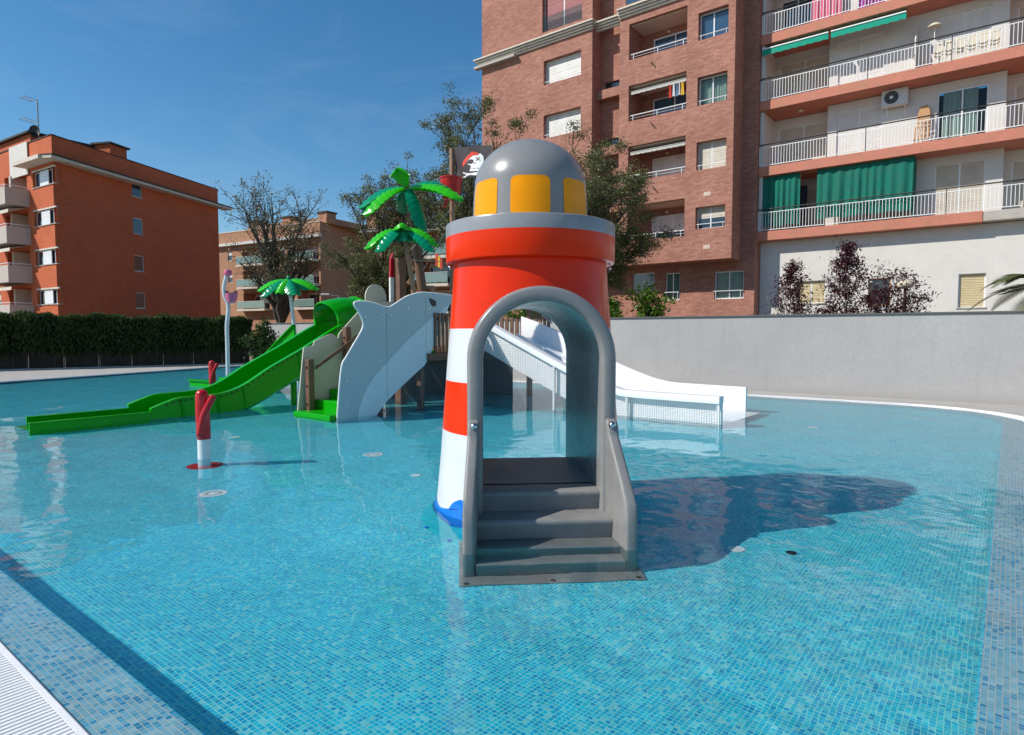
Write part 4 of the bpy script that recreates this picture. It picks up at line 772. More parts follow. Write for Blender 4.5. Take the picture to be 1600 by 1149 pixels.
tr2('citrus_shrub', 'low green shrub top just showing right beside the lighthouse', 955, 22, .5, 935, 968, 478, 508, .35, nl=7, ns=4, per=22, lsz=.15, seed=10, sig=.16, trunk=.05, m='citrus', low=-.5)
tr2('citrus_shrub', 'green shrub top seen over the wall through the lighthouse arch', 822, 23, .5, 800, 850, 488, 512, .4, nl=9, ns=5, per=28, lsz=.15, seed=12, sig=.16, trunk=.05, m='citrus', low=-.5)
tr2('wall_shrub', 'dark shrub at the far end of the hedge by the pale wall', 407, 30, .3, 388, 432, 512, 566, .5, nl=10, ns=5, per=34, lsz=.16, seed=14, sig=.2, trunk=.05, m='hedge', low=-.6)
# real palm at the right edge
pb = XY(1650, 16.5); pt = thing('palm_tree', 'feathery palm tree whose arching fronds enter at the right edge', 'palm tree', (*pb, 0))
mb = MB(); mb.tube([(pb[0], pb[1], -.1), (pb[0]+.02, pb[1], 1.4), (pb[0], pb[1], 2.75)], [.3, .24, .2], 10); mb.build('trunk', M['bark'], pt, smooth=60)
for k in range(15):
    th = 2.9+k*2.399; el = (.25, .75, 1.15, .5, .9)[k % 5]; ln = random.uniform(1.9, 2.5); o = Vector((pb[0], pb[1], 2.8))
    if k == 0: th, el, ln = 3.15, .55, 1.75
    if k == 1: th, el, ln = 3.35, -.1, 1.55
    hd = Vector((math.cos(th), math.sin(th), 0)); pts = [o+hd*ln*(u*math.cos(el)*.95)+Vector((0, 0, ln*(math.sin(el)*u*1.1-.55*u*u))) for u in [i/14 for i in range(15)]]
    mb = MB(); mb.tube(pts, [.022*(1-.85*i/14) for i in range(15)], 5); fr_ = mb.build('frond', M['palm'], pt, uv=False, fix=False)
    C_, T_ = [], []
    mb = MB()
    for i in range(2, 60):
        u = i/60*14; a_ = int(min(13, u)); p_ = pts[a_].lerp(pts[a_+1], u-a_); tg = (pts[a_+1]-pts[a_]).normalized(); sd = tg.cross(Vector((0, 0, 1))).normalized(); up = sd.cross(tg); l_ = .52*math.sin(math.pi*min(1, (i/60)*.86+.14))+.05
        for s_ in (-1, 1):
            d_ = (sd*s_*.75+tg*.75+up*.18+Vector((0, 0, -.12))).normalized(); w_ = tg*.014; mb.add([p_-w_, p_+w_, p_+d_*l_*.6+w_*.9, p_+d_*l_-Vector((0, 0, .03)), p_+d_*l_*.6-w_*.9], [(0, 1, 2, 3, 4)])
    lf = mb.build('leaflets', M['palm'], fr_, uv=False, fix=False); lf['kind'] = 'stuff'
# lamps beyond the wall
def lamp(name, label, px, Y, ytop, head):
    x, y = XY(px, Y); z = Z(ytop, Y); t = thing(name, label, 'street lamp', (x, y, 0)); mb = MB(); mb.tube([(x, y, 0), (x, y, z)], [.05, .035], 8); mb.build('pole', M['gmetal'] if head == 'arm' else M['barkp'], t, smooth=40)
    mb = MB()
    if head == 'arm': mb.bar((x, y, z), (x-.9, y, z+.1), .05); mb.build('arm', M['gmetal'], t); mb = MB(); mb.box(Frame((x-1.2, y-.12), (1, 0)), 0, .6, 0, .24, z+.05, z+.17); mb.build('lamp_head', M['greyplast'], t, bevel=.03)
    else: mb.lathe([(.03, 0), (.15, .03), (.19, .07), (.19, .14), (.10, .22), (.0, .24)], (x, y, z), 16); mb.build('lamp_head', M['cream'], t, smooth=50)
lamp('street_lamp', 'thin grey street lamp seen small above the green slide hood', 530, 44, 463, 'arm'); lamp('street_lamp', 'dark post lamp with a cream head among the purple leaves', 1411, 16.9, 452, 'globe')
# ================================================================ play tower with shark and beige side panels
pt_ = thing('play_tower', 'pirate play tower with shark shaped side panel, beige panel and green stairs', 'play structure', P.p(-10.6, 9.8, -.450))
SH = lambda t, z, e: P.p(-9.7+e, t, z)
def clipx(poly, x, keep_low):
    out = []
    for i in range(len(poly)):
        a, b = poly[i], poly[(i+1) % len(poly)]; ia = (a[0] <= x) == keep_low; ib = (b[0] <= x) == keep_low
        if ia: out.append(a)
        if ia != ib: k = (x-a[0])/(b[0]-a[0]); out.append((x, a[1]+k*(b[1]-a[1])))
    return out
def curve(pts, n=4):                                  # Catmull-Rom through open list
    out = []
    for i in range(len(pts)-1):
        p0, p1, p2, p3 = (Vector(pts[max(0, min(len(pts)-1, i+k))]) for k in (-1, 0, 1, 2))
        for j in range(n):
            t = j/n; out.append(tuple(.5*((2*p1)+(p2-p0)*t+(2*p0-5*p1+4*p2-p3)*t*t+(3*p1-p0-3*p2+p3)*t**3)))
    return out+[tuple(pts[-1])]
upper = [(7.12, -.450), (7.14, -.05), (7.19, .48), (7.26, .98), (7.36, 1.14), (7.57, 1.42), (7.74, 1.66), (7.765, 1.79), (7.69, 1.96), (7.57, 2.10), (7.585, 2.175), (7.81, 2.19), (8.03, 2.17), (8.35, 2.10), (8.52, 2.15), (8.84, 2.32), (9.2, 2.42), (9.5, 2.44), (10.1, 2.42), (10.6, 2.36), (10.95, 2.22)]
lower = [(10.95, 2.22), (10.7, 2.13), (10.35, 2.2), (10.14, 2.23), (9.98, 1.98), (9.86, 1.83), (9.75, 1.80), (9.82, 1.72), (9.75, 1.57), (9.49, 1.06), (9.35, .91), (8.78, .55), (8.28, .21), (8.08, .01), (7.9, -.450)]
poly = curve(upper, 3)+lower[1:]
cuts_ = [8.33, 9.40]
for lo_, hi_ in ((-1, cuts_[0]), (cuts_[0], cuts_[1]), (cuts_[1], 99)):
    q = poly
    if lo_ > 0: q = clipx(q, lo_+.004, False)
    if hi_ < 50: q = clipx(q, hi_-.004, True)
    mb = MB(); mb.prism(q, SH, -.035, .0); mb.prism([(a, b) for a, b in q], lambda u, v, e: P.p(-9.7+e, u, v), -.0352, -.05) if False else None
    pn = mb.build('shark_panel', [M['shark']], pt_, bevel=.006, seg=2)
# white routed edge on the outline
mb = MB(); e_ = curve(upper, 3); mb.tube([P.p(-9.717, a, b) for a, b in e_], .019, 6); mb.build('panel_edge', M['panelwhite'], pt_, smooth=60)
bl_ = curve([(7.58, -.450), (7.59, -.06), (7.65, .21), (7.78, .47), (8.01, .75), (8.37, 1.04), (8.83, 1.41), (9.4, 1.80), (9.83, 2.07), (10.12, 2.235)], 3)
bpoly = bl_+[(9.98, 1.99), (9.86, 1.84), (9.755, 1.81), (9.81, 1.72), (9.745, 1.575), (9.485, 1.065), (9.345, .915), (8.78, .56), (8.28, .22), (8.08, .02), (7.9, -.450)]
for lo_, hi_ in ((-1, cuts_[0]), (cuts_[0], cuts_[1]), (cuts_[1], 99)):
    q = bpoly
    if lo_ > 0: q = clipx(q, lo_+.004, False)
    if hi_ < 50: q = clipx(q, hi_-.004, True)
    mb = MB(); mb.prism(q, SH, .001, .007); mb.build('belly_panel', M['belly'], pt_)
mb = MB(); mb.prism(curve([(9.50, 2.33), (9.52, 2.24), (9.58, 2.17), (9.64, 2.15), (9.70, 2.19), (9.70, 2.27), (9.6, 2.31), (9.50, 2.33)], 2)[:-1], SH, .001, .008); mb.build('shark_eye', M['eye'], pt_)
mb = MB(); mb.prism([(9.70, 1.90), (9.80, 1.80), (9.74, 1.86), (9.73, 1.93)], SH, .008, .012); mb.build('shark_mouth', M['eye'], pt_)
sc0 = MB(); sc0.lathe([(.0, .0), (.012, .0), (.012, .006), (.0, .008)], (0, 0, 0), 8)
scr = None
for a, b in [(7.35, .2), (7.35, .7), (7.6, 1.2), (8.2, 1.95), (8.2, 1.4), (8.2, .9), (8.45, 1.95), (8.45, 1.3), (9.25, 2.2), (9.25, 1.8), (9.5, 2.1), (8.9, 1.6), (8.9, 2.1), (7.8, 1.9), (7.5, .25), (8.0, 1.1)]:
    if scr is None:
        m_ = MB(); c_ = P.p(-9.693, a, b); m_.tube([c_-P.r*.006, c_+P.r*.006], .013, 8); scr = m_.build('screw', M['steel'], pt_, smooth=40); s0 = (a, b)
    else: again(scr, P.n*(a-s0[0])+Vector((0, 0, b-s0[1])), pt_)
TA = lambda t, z, e: P.p(-10.95+e, t, z)
tp = curve([(7.08, -.450), (7.11, -.02), (7.2, .7), (7.27, 1.25), (7.32, 1.31), (7.49, 1.345), (7.515, 1.41)], 3)+curve([(7.53, 1.43), (7.88, 1.565), (8.0, 1.555), (8.09, 1.49), (8.115, 1.57), (8.18, 1.64)], 3)+[(8.62, 2.04), (8.9, 2.25), (9.6, 2.3), (9.6, .9), (8.9, -.450)]
mb = MB(); mb.prism(tp, TA, -.02, .012); mb.build('beige_panel', M['tan'], pt_, bevel=.005)
mb = MB(); mb.prism([(9.3+.3*math.cos(k*.2618), 2.38+.3*math.sin(k*.2618)) for k in range(24)], lambda u, v, e: P.p(-11.2+e, u, v), 0, .03); mb.build('round_panel', M['tan'], pt_, bevel=.005)
def post(a, d, z0, z1, w=.12, m='wood'):
    mb = MB(); mb.box(P, a-w/2, a+w/2, d-w/2, d+w/2, z0, z1); return mb.build('post', M[m], pt_, bevel=.018)
for a, d, z1, w in [(-10.82, 7.32, 1.08, .13), (-10.82, 8.22, 1.72, .13), (-9.82, 8.22, .9, .12), (-9.82, 9.35, 1.25, .12), (-9.66, 10.70, 1.25, .12), (-9.75, 10.7, 2.5, .12), (-12.3, 10.6, 2.3, .12), (-12.3, 13.2, 2.2, .12), (-9.8, 13.2, 2.5, .12), (-11.1, 13.2, 2.2, .12), (-13.5, 10.0, 2.2, .12), (-11.05, 9.9, 3.3, .2)]: post(a, d, -.450, z1, w)
for d, z in ((7.32, .2), (7.32, .55), (7.32, .92), (8.22, 1.25), (8.22, 1.5)):
    mb = MB(); c_ = P.p(-10.82, d-.07, z); mb.tube([c_-P.n*.02, c_+P.n*.02], .022, 8); mb.build('bolt', M['dmetal'], pt_)
for dz in (0, .055):
    mb = MB(); mb.tube([P.p(-10.74, 7.40, .89+dz*.6), P.p(-10.7, 8.14, 1.33+dz), P.p(-10.72, 9.2, 2.0+dz)], .018, 8); mb.build('handrail', M['wood'], pt_, smooth=50)
# striped board on the tall post
FN = lambda t, z, e: P.p(-11.2+e, t, z)
mb = MB(); mb.prism([(9.70, 2.2), (9.84, 2.2), (9.84, 2.86), (9.70, 2.86)], FN, 0, .05); mb.build('striped_board', M['panelwhite'], pt_, bevel=.006)
mb = MB(); mb.prism([(9.70, 2.862), (9.84, 2.862), (9.84, 3.30), (9.79, 3.42), (9.72, 3.28)], FN, 0, .05); mb.build('striped_board', M['red'], pt_, bevel=.006)
for k in range(7):                                    # green stairs
    z = -.02+.19*k; mb = MB(); mb.box(P, -10.92, -9.745, 7.1+.37*k if k else 7.0, 7.1+.37*(k+1)+.02, z-(.2 if k < 3 else .0), z+.1); mb.build('step', M['lime'], pt_, bevel=.02)
mb = MB(); mb.box(P, -12.4, -9.76, 9.75, 13.2, 1.16, 1.25); mb.build('deck', M['wood'], pt_, bevel=.01)
for a0, a1, d0, d1 in ((-9.72, -9.62, 9.42, 13.2), (-12.4, -9.72, 13.22, 13.3), (-12.4, -9.73, 10.52, 10.6)): mb = MB(); mb.box(P, a0, a1, d0, d1, 1.0, 1.16); mb.build('beam', M['wood'], pt_, bevel=.01)
for k in range(9): mb = MB(); d = 9.62+.115*k; mb.box(P, -9.70, -9.66, d, d+.07, 1.17, 2.02); mb.build('railing_slat', M['wood'], pt_, bevel=.006)
for k in range(4): mb = MB(); a = -9.63+.13*k; mb.box(P, a, a+.08, 13.18, 13.22, 1.17, 2.2); mb.build('railing_slat', M['wood'], pt_, bevel=.006)
for k in range(14): mb = MB(); a = -12.35+.17*k; mb.box(P, a, a+.1, 13.24, 13.28, 1.17, 2.0); mb.build('railing_slat', M['wood'], pt_, bevel=.006)
def netting(name, parent, fr_fn, u0, u1, top, zb, pitch=.045, th=.0034):
    mb = MB(); n = int((u1-u0)/pitch)
    for k in range(n+1):
        u = u0+(u1-u0)*k/n; zt_ = top(u)
        if zt_ > zb: mb.bar(fr_fn(u, zb), fr_fn(u, zt_), th)
    z = zb
    while z < max(top(u0), top((u0+u1)/2), top(u1)):
        us = [u0+(u1-u0)*k/60 for k in range(61) if top(u0+(u1-u0)*k/60) > z]
        if len(us) > 1: mb.bar(fr_fn(us[0], z), fr_fn(us[-1], z), th)
        z += pitch
    return tag(mb.build(name, M['net'], parent, uv=False, fix=False), kind='stuff')
netting('safety_net', pt_, lambda u, z: P.p(-9.75, u, z), 8.2, 10.75, lambda u: .98, -.430)
mb = MB(); mb.box(P, -12.36, -10.3, 13.1, 13.14, -.450, 1.0); mb.build('rear_panel', M['rearp'], pt_)
mb = MB(); mb.box(P, -12.4, -12.365, 10.66, 13.14, -.450, 1.0); mb.build('rear_panel', M['rearp'], pt_)
# ================================================================ slides
def slide(name, label, fr, prof, near, far, depth=.45, wall=.04, lip=.07, m='lime', cat='slide', bolts=0, bot=None):
    """prof: (d, rail height); trough between a=near and a=far of frame fr (d is the run)"""
    t = thing(name, label, cat, fr(near, prof[0][0], -.450)); mb = MB(); rows = []; s = 1 if far > near else -1
    pr = [tuple(p) for p in prof]
    for d, zr, zb in pr:
        f = .09
        sec = [(near-s*lip, zr-.03), (near-s*lip, zr), (near+s*wall, zr), (near+s*wall, zb+f), (near+s*(wall+f), zb), (far-s*(wall+f), zb), (far-s*wall, zb+f), (far-s*wall, zr), (far+s*lip, zr), (far+s*lip, zr-.03), (far, zr-.035), (far, zb-.0), (far-s*f, zb-.07), (near+s*f, zb-.07), (near, zb-.0), (near, zr-.035)]
        rows.append([fr(a, d, z) for a, z in sec])
    n = len(rows[0]); mb.sheet(rows, closed=True); mb.add(rows[0], [tuple(range(n))]); mb.add(rows[-1], [tuple(range(n))[::-1]])
    mb.build('trough', M[m], t, smooth=35, fix=True, merge=True, bevel=0); return t
def dens(pts, n=4): return curve(pts, n)
gp = [(5.0, .215, -.03), (5.02, .22, -.03)]+dens([(5.02, .22, -.03), (5.28, .31, -.03), (5.54, .375, -.03), (6.11, .385, -.02), (6.45, .42, -.0), (6.85, .56, .04), (7.4, .87, .26), (8.2, 1.26, .66), (9.3, 1.82, 1.22), (9.9, 1.9, 1.26)], 4)[1:]
PF = lambda a, d, z: P.p(a, d, z)
gs = slide('green_slide', 'long open green slide running down from the tower into the pool', PF, gp, -12.4, -13.4)
mb = MB()
for a0, a1 in ((-12.4, -12.44), (-13.36, -13.4)): mb.box(P, min(a0, a1), max(a0, a1), 3.17 if a0 > -13 else 3.38, 5.0, -.440, .125); mb.box(P, min(a0, a1)-.025, max(a0, a1)+.025, 3.165 if a0 > -13 else 3.375, 5.0, .1255, .145)
mb.box(P, -13.36, -12.44, 3.22, 5.0, -.1, -.03); mb.build('run_out', M['lime'], gs, bevel=.008)
def zrail(d):
    for i in range(len(gp)-1):
        if gp[i][0] <= d <= gp[i+1][0]: k = (d-gp[i][0])/max(1e-6, gp[i+1][0]-gp[i][0]); return gp[i][1]+k*(gp[i+1][1]-gp[i][1])
    return gp[-1][1]
bt = None
for k in range(34):
    d = 5.3+k*.115; z = zrail(d)-.075
    if bt is None: m_ = MB(); c_ = P.p(-12.39, d, z); m_.tube([c_-P.r*.01, c_+P.r*.016], .016, 6); bt = m_.build('bolt', M['dmetal'], gs); b00 = (d, z)
    else: again(bt, P.n*(d-b00[0])+Vector((0, 0, z-b00[1])), gs)
for d in (5.55, 6.25, 6.8, 8.1):
    zt_ = zrail(d); mb = MB(); mb.bar(P.p(-12.385, d, zt_-.04), P.p(-12.385, d+.06, max(-.1, zt_-.50)), .03, .02); mb.build('joint_flange', M['lime'], gs)
mb = MB(); mb.tube([P.p(-12.9, 8.3, -.450), P.p(-12.9, 8.3, .55)], .07, 10); mb.tube([P.p(-12.9, 8.3, .5), P.p(-12.9, 8.3, .62)], .16, 10); mb.build('support', M['lime'], gs, smooth=50)
hd = MB(); rows = []
for d, zb, sc in ((9.05, 1.86, .93), (9.2, 1.88, .99), (9.6, 1.93, 1.05), (10.0, 1.93, 1.06), (10.3, 1.93, 1.04)):
    o_ = [(P.p(-12.9-.47*sc*math.cos(th), d+.16*(1-math.sin(th)) if d < 9.1 else d, zb+.50*sc*math.sin(th)**.8 if math.sin(th) > 0 else zb)) for th in [math.pi*k/16 for k in range(17)]]
    i_ = [(P.p(-12.9-.50*sc*math.cos(th), d+.16*(1-math.sin(th)) if d < 9.1 else d, zb+.47*sc*math.sin(th)**.8 if math.sin(th) > 0 else zb)) for th in [math.pi*k/16 for k in range(17)]]
    dn = lambda p: p-Vector((0, 0, .30)); o_ = [dn(o_[0])]+o_+[dn(o_[-1])]; i_ = [dn(i_[0])]+i_+[dn(i_[-1])]
    rows.append(o_+i_[::-1])
n = len(rows[0]); hd.sheet(rows, closed=True); hd.add(rows[0], [(i, i+1, n-2-i, n-1-i) for i in range(18)]); hd.add(rows[-1], [(i+1, i, n-1-i, n-2-i) for i in range(18)])
hd.build('hood', M['lime'], gs, smooth=40)
mb = MB(); mb.tube([P.p(-12.9-.55*math.cos(th), 10.0, 1.93+.54*math.sin(th)**.8) for th in [math.pi*k/14 for k in range(15)]], .03, 6); mb.build('hood_flange', M['lime'], gs, smooth=50)
QF = lambda a, d, z: P.p(-d, a, z)
g2 = slide('green_slide', 'second green slide glimpsed low behind the first red spout', QF, dens([(14.0, 1.8, 1.3), (15.2, 1.1, .6), (16.3, .45, .0), (17.0, .24, -.05), (19.6, .19, -.08)], 5), 9.05, 10.0)
# wide white slide
ws = thing('white_slide', 'wide white slide with netted side descending to the right of the tower', 'slide', P.p(-6.5, 12, -.450))
near = dens([(-9.6, 1.98), (-9.31, 1.87), (-8.3, 1.43), (-7.16, .94), (-6.4, .655), (-5.98, .545), (-5.6, .50), (-3.92, .49)], 5); farp = dens([(-10.0, 2.02), (-9.37, 1.82), (-8.69, 1.55), (-7.26, .93), (-6.44, .64), (-5.97, .53), (-5.5, .50), (-4.22, .485)], 5)
def lerpz(pr, a):
    for i in range(len(pr)-1):
        if pr[i][0] <= a <= pr[i+1][0]: k = (a-pr[i][0])/max(1e-6, pr[i+1][0]-pr[i][0]); return pr[i][1]+k*(pr[i+1][1]-pr[i][1])
    return pr[0][1] if a < pr[0][0] else pr[-1][1]
bot = lambda a, d: max(-.450, lerpz(near, a)-.70-.12*max(0, min(1, (a+6.2)/.5)))
mb = MB(); mb.sheet([[P.p(a, d_, z) for a, z in near] for d_, z in ()]) if False else None
rows = []
for a, z in near:
    rows.append([P.p(a, 10.775, z-.125), P.p(a, 10.775, z), P.p(a, 10.99, z+.005), P.p(a, 10.99, z-.125)])
mb.sheet(rows, closed=True); mb.add(rows[0], [(0, 1, 2, 3)]); mb.add(rows[-1], [(3, 2, 1, 0)]); mb.build('side_rail', M['slidewhite'], ws, bevel=.006, smooth=40)
rows = []
for a, z in near: rows.append([P.p(a, 10.90, z-.126), P.p(a, 10.90, bot(a, 0)), P.p(a, 10.96, bot(a, 0)), P.p(a, 10.96, z-.126)])
mb = MB(); mb.sheet(rows, closed=True); mb.add(rows[0], [(0, 1, 2, 3)]); mb.add(rows[-1], [(3, 2, 1, 0)]); mb.build('side_wall', M['slidewhite'], ws, smooth=40)
rows = []
for a, z in farp: rows.append([P.p(a, 13.1, z), P.p(a, 13.1, bot(a, 0)), P.p(a, 13.2, bot(a, 0)), P.p(a, 13.2, z)])
mb = MB(); mb.sheet(rows, closed=True); mb.add(rows[0], [(0, 1, 2, 3)]); mb.add(rows[-1], [(3, 2, 1, 0)]); mb.build('side_wall', M['slidewhite'], ws, smooth=40, bevel=.006)
rows = []
for a, z in near: zb = max(-.10, z-.50-.08*max(0, min(1, (a+6.4)/.8))); rows.append([P.p(a, 10.96, zb), P.p(a, 13.1, zb), P.p(a, 13.1, zb-.06), P.p(a, 10.96, zb-.06)])
mb = MB(); mb.sheet(rows, closed=True); mb.build('slide_bed', M['slidewhite'], ws, smooth=40)
for dd in (11.67, 12.38):
    rows = []
    for a, z in near[:-14]: zb = max(-.10, z-.50); rows.append([P.p(a, dd, zb), P.p(a, dd, zb+.10), P.p(a, dd+.05, zb+.10), P.p(a, dd+.05, zb)])
    mb = MB(); mb.sheet(rows, closed=True); mb.build('lane_divider', M['slidewhite'], ws, smooth=40)
netting('safety_net', ws, lambda u, z: P.p(u, 10.785, z), -9.6, -3.96, lambda u: lerpz(near, u)-.125, -.430)
for a in (-9.5, -7.4, -5.72, -3.95): mb = MB(); mb.box(P, a-.025, a+.025, 10.80, 10.845, -.450, lerpz(near, a)-.126); mb.build('net_post', M['wmetal'], ws)
mb = MB(); mb.box(P, -7.62, -7.5, 11.5, 11.62, -.450, .5); mb.build('support', M['wmetal'], ws); mb = MB(); mb.box(P, -6.0, -5.9, 12.2, 12.3, -.450, .1); mb.build('support', M['wmetal'], ws)
mb = MB(); mb.tube([P.p(-9.3, 13.05, 2.05), P.p(-7.9, 13.0, 1.1)], .02, 6); mb.build('brace', M['gmetal'], ws)
# ================================================================ plastic palms
def frond(parent, c, az, L, rise, drop, wid, m, notch=9, tilt=0):
    hd_ = Vector((math.cos(az), math.sin(az), 0)); sd = Vector((-hd_.y, hd_.x, 0)); n = 44; rows = []
    for i in range(n+1):
        u = i/n; r_ = L*u; z = rise*math.sin(u*math.pi*.55)*1.1-drop*u**2.2; du = .01
        tz = (rise*math.cos(u*math.pi*.55)*math.pi*.55*1.1-drop*2.2*u**1.2)/L; tg = (hd_+Vector((0, 0, tz))).normalized(); up = sd.cross(tg)*-1
        if up.z < 0: up = -up
        w_ = wid*(.16+.84*math.sin(min(1, u*1.5)*math.pi/2))*(1 if u < .82 else math.sqrt(max(0.02, 1-((u-.82)/.19)**2))); saw = ((u*notch) % 1); w_ *= (1 if u < .25 else 1-.16*(saw**4))
        p0 = c+hd_*r_+Vector((0, 0, z)); V_ = [-1, -.8, -.5, -.22, 0, .22, .5, .8, 1]
        f_ = lambda v, o: p0+sd*(w_*v*.92)-up*(w_*.62*abs(v)**1.7)-up*o+up*(.012*math.cos(saw*6.28)*(1-abs(v)) if u > .2 else 0)
        rows.append([f_(v, 0) for v in V_]+[f_(v*.97, .022) for v in V_[::-1]])
    mb = MB(); mb.sheet(rows, closed=True); k = len(rows[0]); mb.add(rows[0], [tuple(range(k))]); mb.add(rows[-1], [tuple(range(k))[::-1]]); return mb.build('frond', M[m], parent, smooth=55, uv=False)
def ppalm(name, label, base, top, r0, r1, L, fr_, mtr, zb, cap=True):
    t = thing(name, label, 'palm shower', base); base, top = Vector(base), Vector(top); mid = base.lerp(top, .5)+Vector((.06, 0, 0))
    mb = MB(); mb.tube(bez(base, mid, top, 10), [r0+(r1-r0)*k/10 for k in range(11)], 12); mb.build('trunk', M[mtr], t, smooth=50)
    if cap: mb = MB(); mb.lathe([(.0, .12), (.05, .10), (.07, .04), (.04, -.02), (.0, -.02)], top+Vector((0, 0, .02)), 12); mb.build('crown_cap', M['teal'], t, smooth=60)
    for az, l_, ri, dr, m in fr_: frond(t, top, R(az), L*l_, ri, dr, .30*L/1.15, m)
    return t
big = ppalm('plastic_palm', 'largest plastic palm with drooping green leaves above the play tower', P.p(-11.0, 10.75, 1.2), Vector(((639-800)/FPX*15.1, 15.1, Z(297, 15.1))), .13, .085, 1.12, [(184, 1.02, .10, .58, 'teal'), (204, .95, .02, .72, 'lime2'), (354, .95, .26, .34, 'teal'), (338, 1.3, .16, .52, 'lime2'), (336, .48, -.06, .98, 'teal'), (250, .42, .40, .10, 'lime2'), (100, 1.0, .2, .6, 'teal')], 'wood', 0, False)
mb = MB(); mb.lathe([(.13, 2.62), (.17, 2.64), (.17, 2.70), (.13, 2.72)], P.p(-11.03, 10.8, 0), 14); mb.build('collar', M['woodl'], big, smooth=50)
ppalm('plastic_palm', 'middle sized plastic palm leaning beside the largest one on the tower', P.p(-10.7, 10.2, 1.2), Vector(((632-800)/FPX*14.3, 14.3, Z(362, 14.3))), .07, .05, .86, [(190, 1.0, .12, .55, 'lime2'), (222, .85, .06, .6, 'teal'), (272, .45, .2, .22, 'lime2'), (290, .32, .05, .32, 'teal'), (350, .95, .14, .5, 'lime2'), (335, .95, .05, .55, 'teal'), (60, .8, .2, .4, 'lime2')], 'woodl', 0)
gp_ = groundw(468, 600)
ppalm('plastic_palm', 'small plastic palm on a silver pole behind the green slide', (gp_.x, gp_.y, -.450), ((453-800)/FPX*gp_.y, gp_.y, Z(438, gp_.y)), .075, .055, 1.03, [(182, .95, .08, .42, 'lime2'), (215, .85, .0, .55, 'teal'), (258, .62, .0, .45, 'lime2'), (305, .75, .0, .50, 'teal'), (350, 1.0, .10, .40, 'lime2'), (60, .9, .15, .4, 'teal'), (120, .9, .15, .4, 'lime2')], 'pole', 0)
# mast, pirate flag, bucket, ropes
ms = thing('mast', 'tall brown mast carrying the pirate flag and red bucket above the tower', 'mast', P.p(-10.7, 11.28, 1.25)); mx_, my_ = P.p(-10.7, 11.28, 0).x, P.p(-10.7, 11.28, 0).y
mb = MB(); mb.tube([(mx_, my_, 1.25), (mx_, my_, Z(238, my_))], [.07, .06], 12); mb.build('pole', M['woodl'], ms, smooth=50)
for ang, z0, z1, x1 in ((0, 4.6, 3.5, (-10.9, 10.1)), (0, 4.3, 3.0, (-10.4, 10.0)), (0, 3.3, 3.28, (-11.05, 10.0))): mb = MB(); mb.tube([(mx_, my_, z0), P.p(x1[0], x1[1], z1)], .009, 5); mb.build('rope', M['rope'], ms)
z0_, z1_ = Z(279, my_), Z(238, my_); fw = (767-710)/FPX*my_
def inpoly(x, y, pl):
    c_ = False
    for i in range(len(pl)):
        (x0, y0), (x1, y1) = pl[i], pl[i-1]
        if (y0 > y) != (y1 > y) and x < (x1-x0)*(y-y0)/(y1-y0)+x0: c_ = not c_
    return c_
def seg(x, y, a, b, w): p_, q_ = Vector(a), Vector(b); v = Vector((x, y)); k = max(0, min(1, (v-p_).dot(q_-p_)/(q_-p_).length_squared)); return (v-(p_+(q_-p_)*k)).length < w
skull = [(.40, .52), (.43, .42), (.52, .36), (.50, .18), (.70, .18), (.74, .40), (.79, .48), (.80, .64), (.74, .74), (.60, .72), (.46, .62)]
band = [(.24, .40), (.27, .52), (.38, .70), (.52, .82), (.66, .78), (.72, .70), (.55, .68), (.42, .58), (.34, .44), (.26, .34)]
mb = MB(); NU, NV = 84, 64; pts = []
def fpos(u, v): y_ = .06*math.sin(u*8+.8)*u**.5+.03*math.sin(v*5+u*9); return Vector((mx_+.07+.885*u+.79*y_, my_-.02-1.16*u+.6*y_, z0_+(z1_-z0_)*v*1.04-.27*u-.10*(1-v)*(1-u)*math.sin(u*3)))
for j in range(NV+1): pts += [fpos(i/NU, j/NV) for i in range(NU+1)]
fs, mi = [], []
for j in range(NV):
    for i in range(NU):
        u, v = (i+.5)/NU, (j+.5)/NV; m_ = 0
        if inpoly(u, v, skull): m_ = 1
        if seg(u, v, (.22, .02), (.78, .16), .022) or seg(u, v, (.22, .16), (.80, .03), .022): m_ = 1
        if inpoly(u, v, band): m_ = 2
        if m_ == 1 and (((u-.485)/.075)**2+((v-.50)/.085)**2 < 1 or seg(u, v, (.62, .52), (.71, .62), .012) or seg(u, v, (.71, .52), (.62, .62), .012) or seg(u, v, (.58, .43), (.59, .46), .015) or (.25 < v < .29 and .54 < u < .69 and int(u*44) % 2)): m_ = 0
        fs.append((j*(NU+1)+i, j*(NU+1)+i+1, (j+1)*(NU+1)+i+1, (j+1)*(NU+1)+i)); mi.append(m_)
mb.v = pts; mb.f = fs; mb.m = mi
tag(mb.build('pirate_flag', [M['flagcloth'], M['white'], M['redcl']], None, smooth=80, fix=False), 'black flag with a white skull in a red bandana and crossbones', 'flag')
bz_ = Z(316, my_-.2); bk_ = thing('bucket', 'red tipping bucket mounted high on the mast below the pirate flag', 'bucket', (mx_, my_-.28, bz_))
mb = MB(); mb.lathe([(.0, 0), (.19, 0), (.215, .1), (.265, .5), (.275, .5), (.275, .47), (.25, .47), (.19, .04), (.0, .04)], (mx_, my_-.3, bz_), 28); mb.build('shell', M['red'], bk_, smooth=40)
mb = MB(); mb.bar((mx_, my_-.08, bz_+.3), (mx_, my_-.3, bz_+.3), .05); mb.build('pivot', M['gmetal'], bk_)
mb = MB(); mb.prism([(-.12, -.18), (.0, -.12), (.03, .05), (-.04, .02)], lambda u, v, e: Vector((mx_+u-.1, my_-.35+e, bz_+v-.05)), 0, .03); mb.build('spout_lip', M['redcl'], bk_)
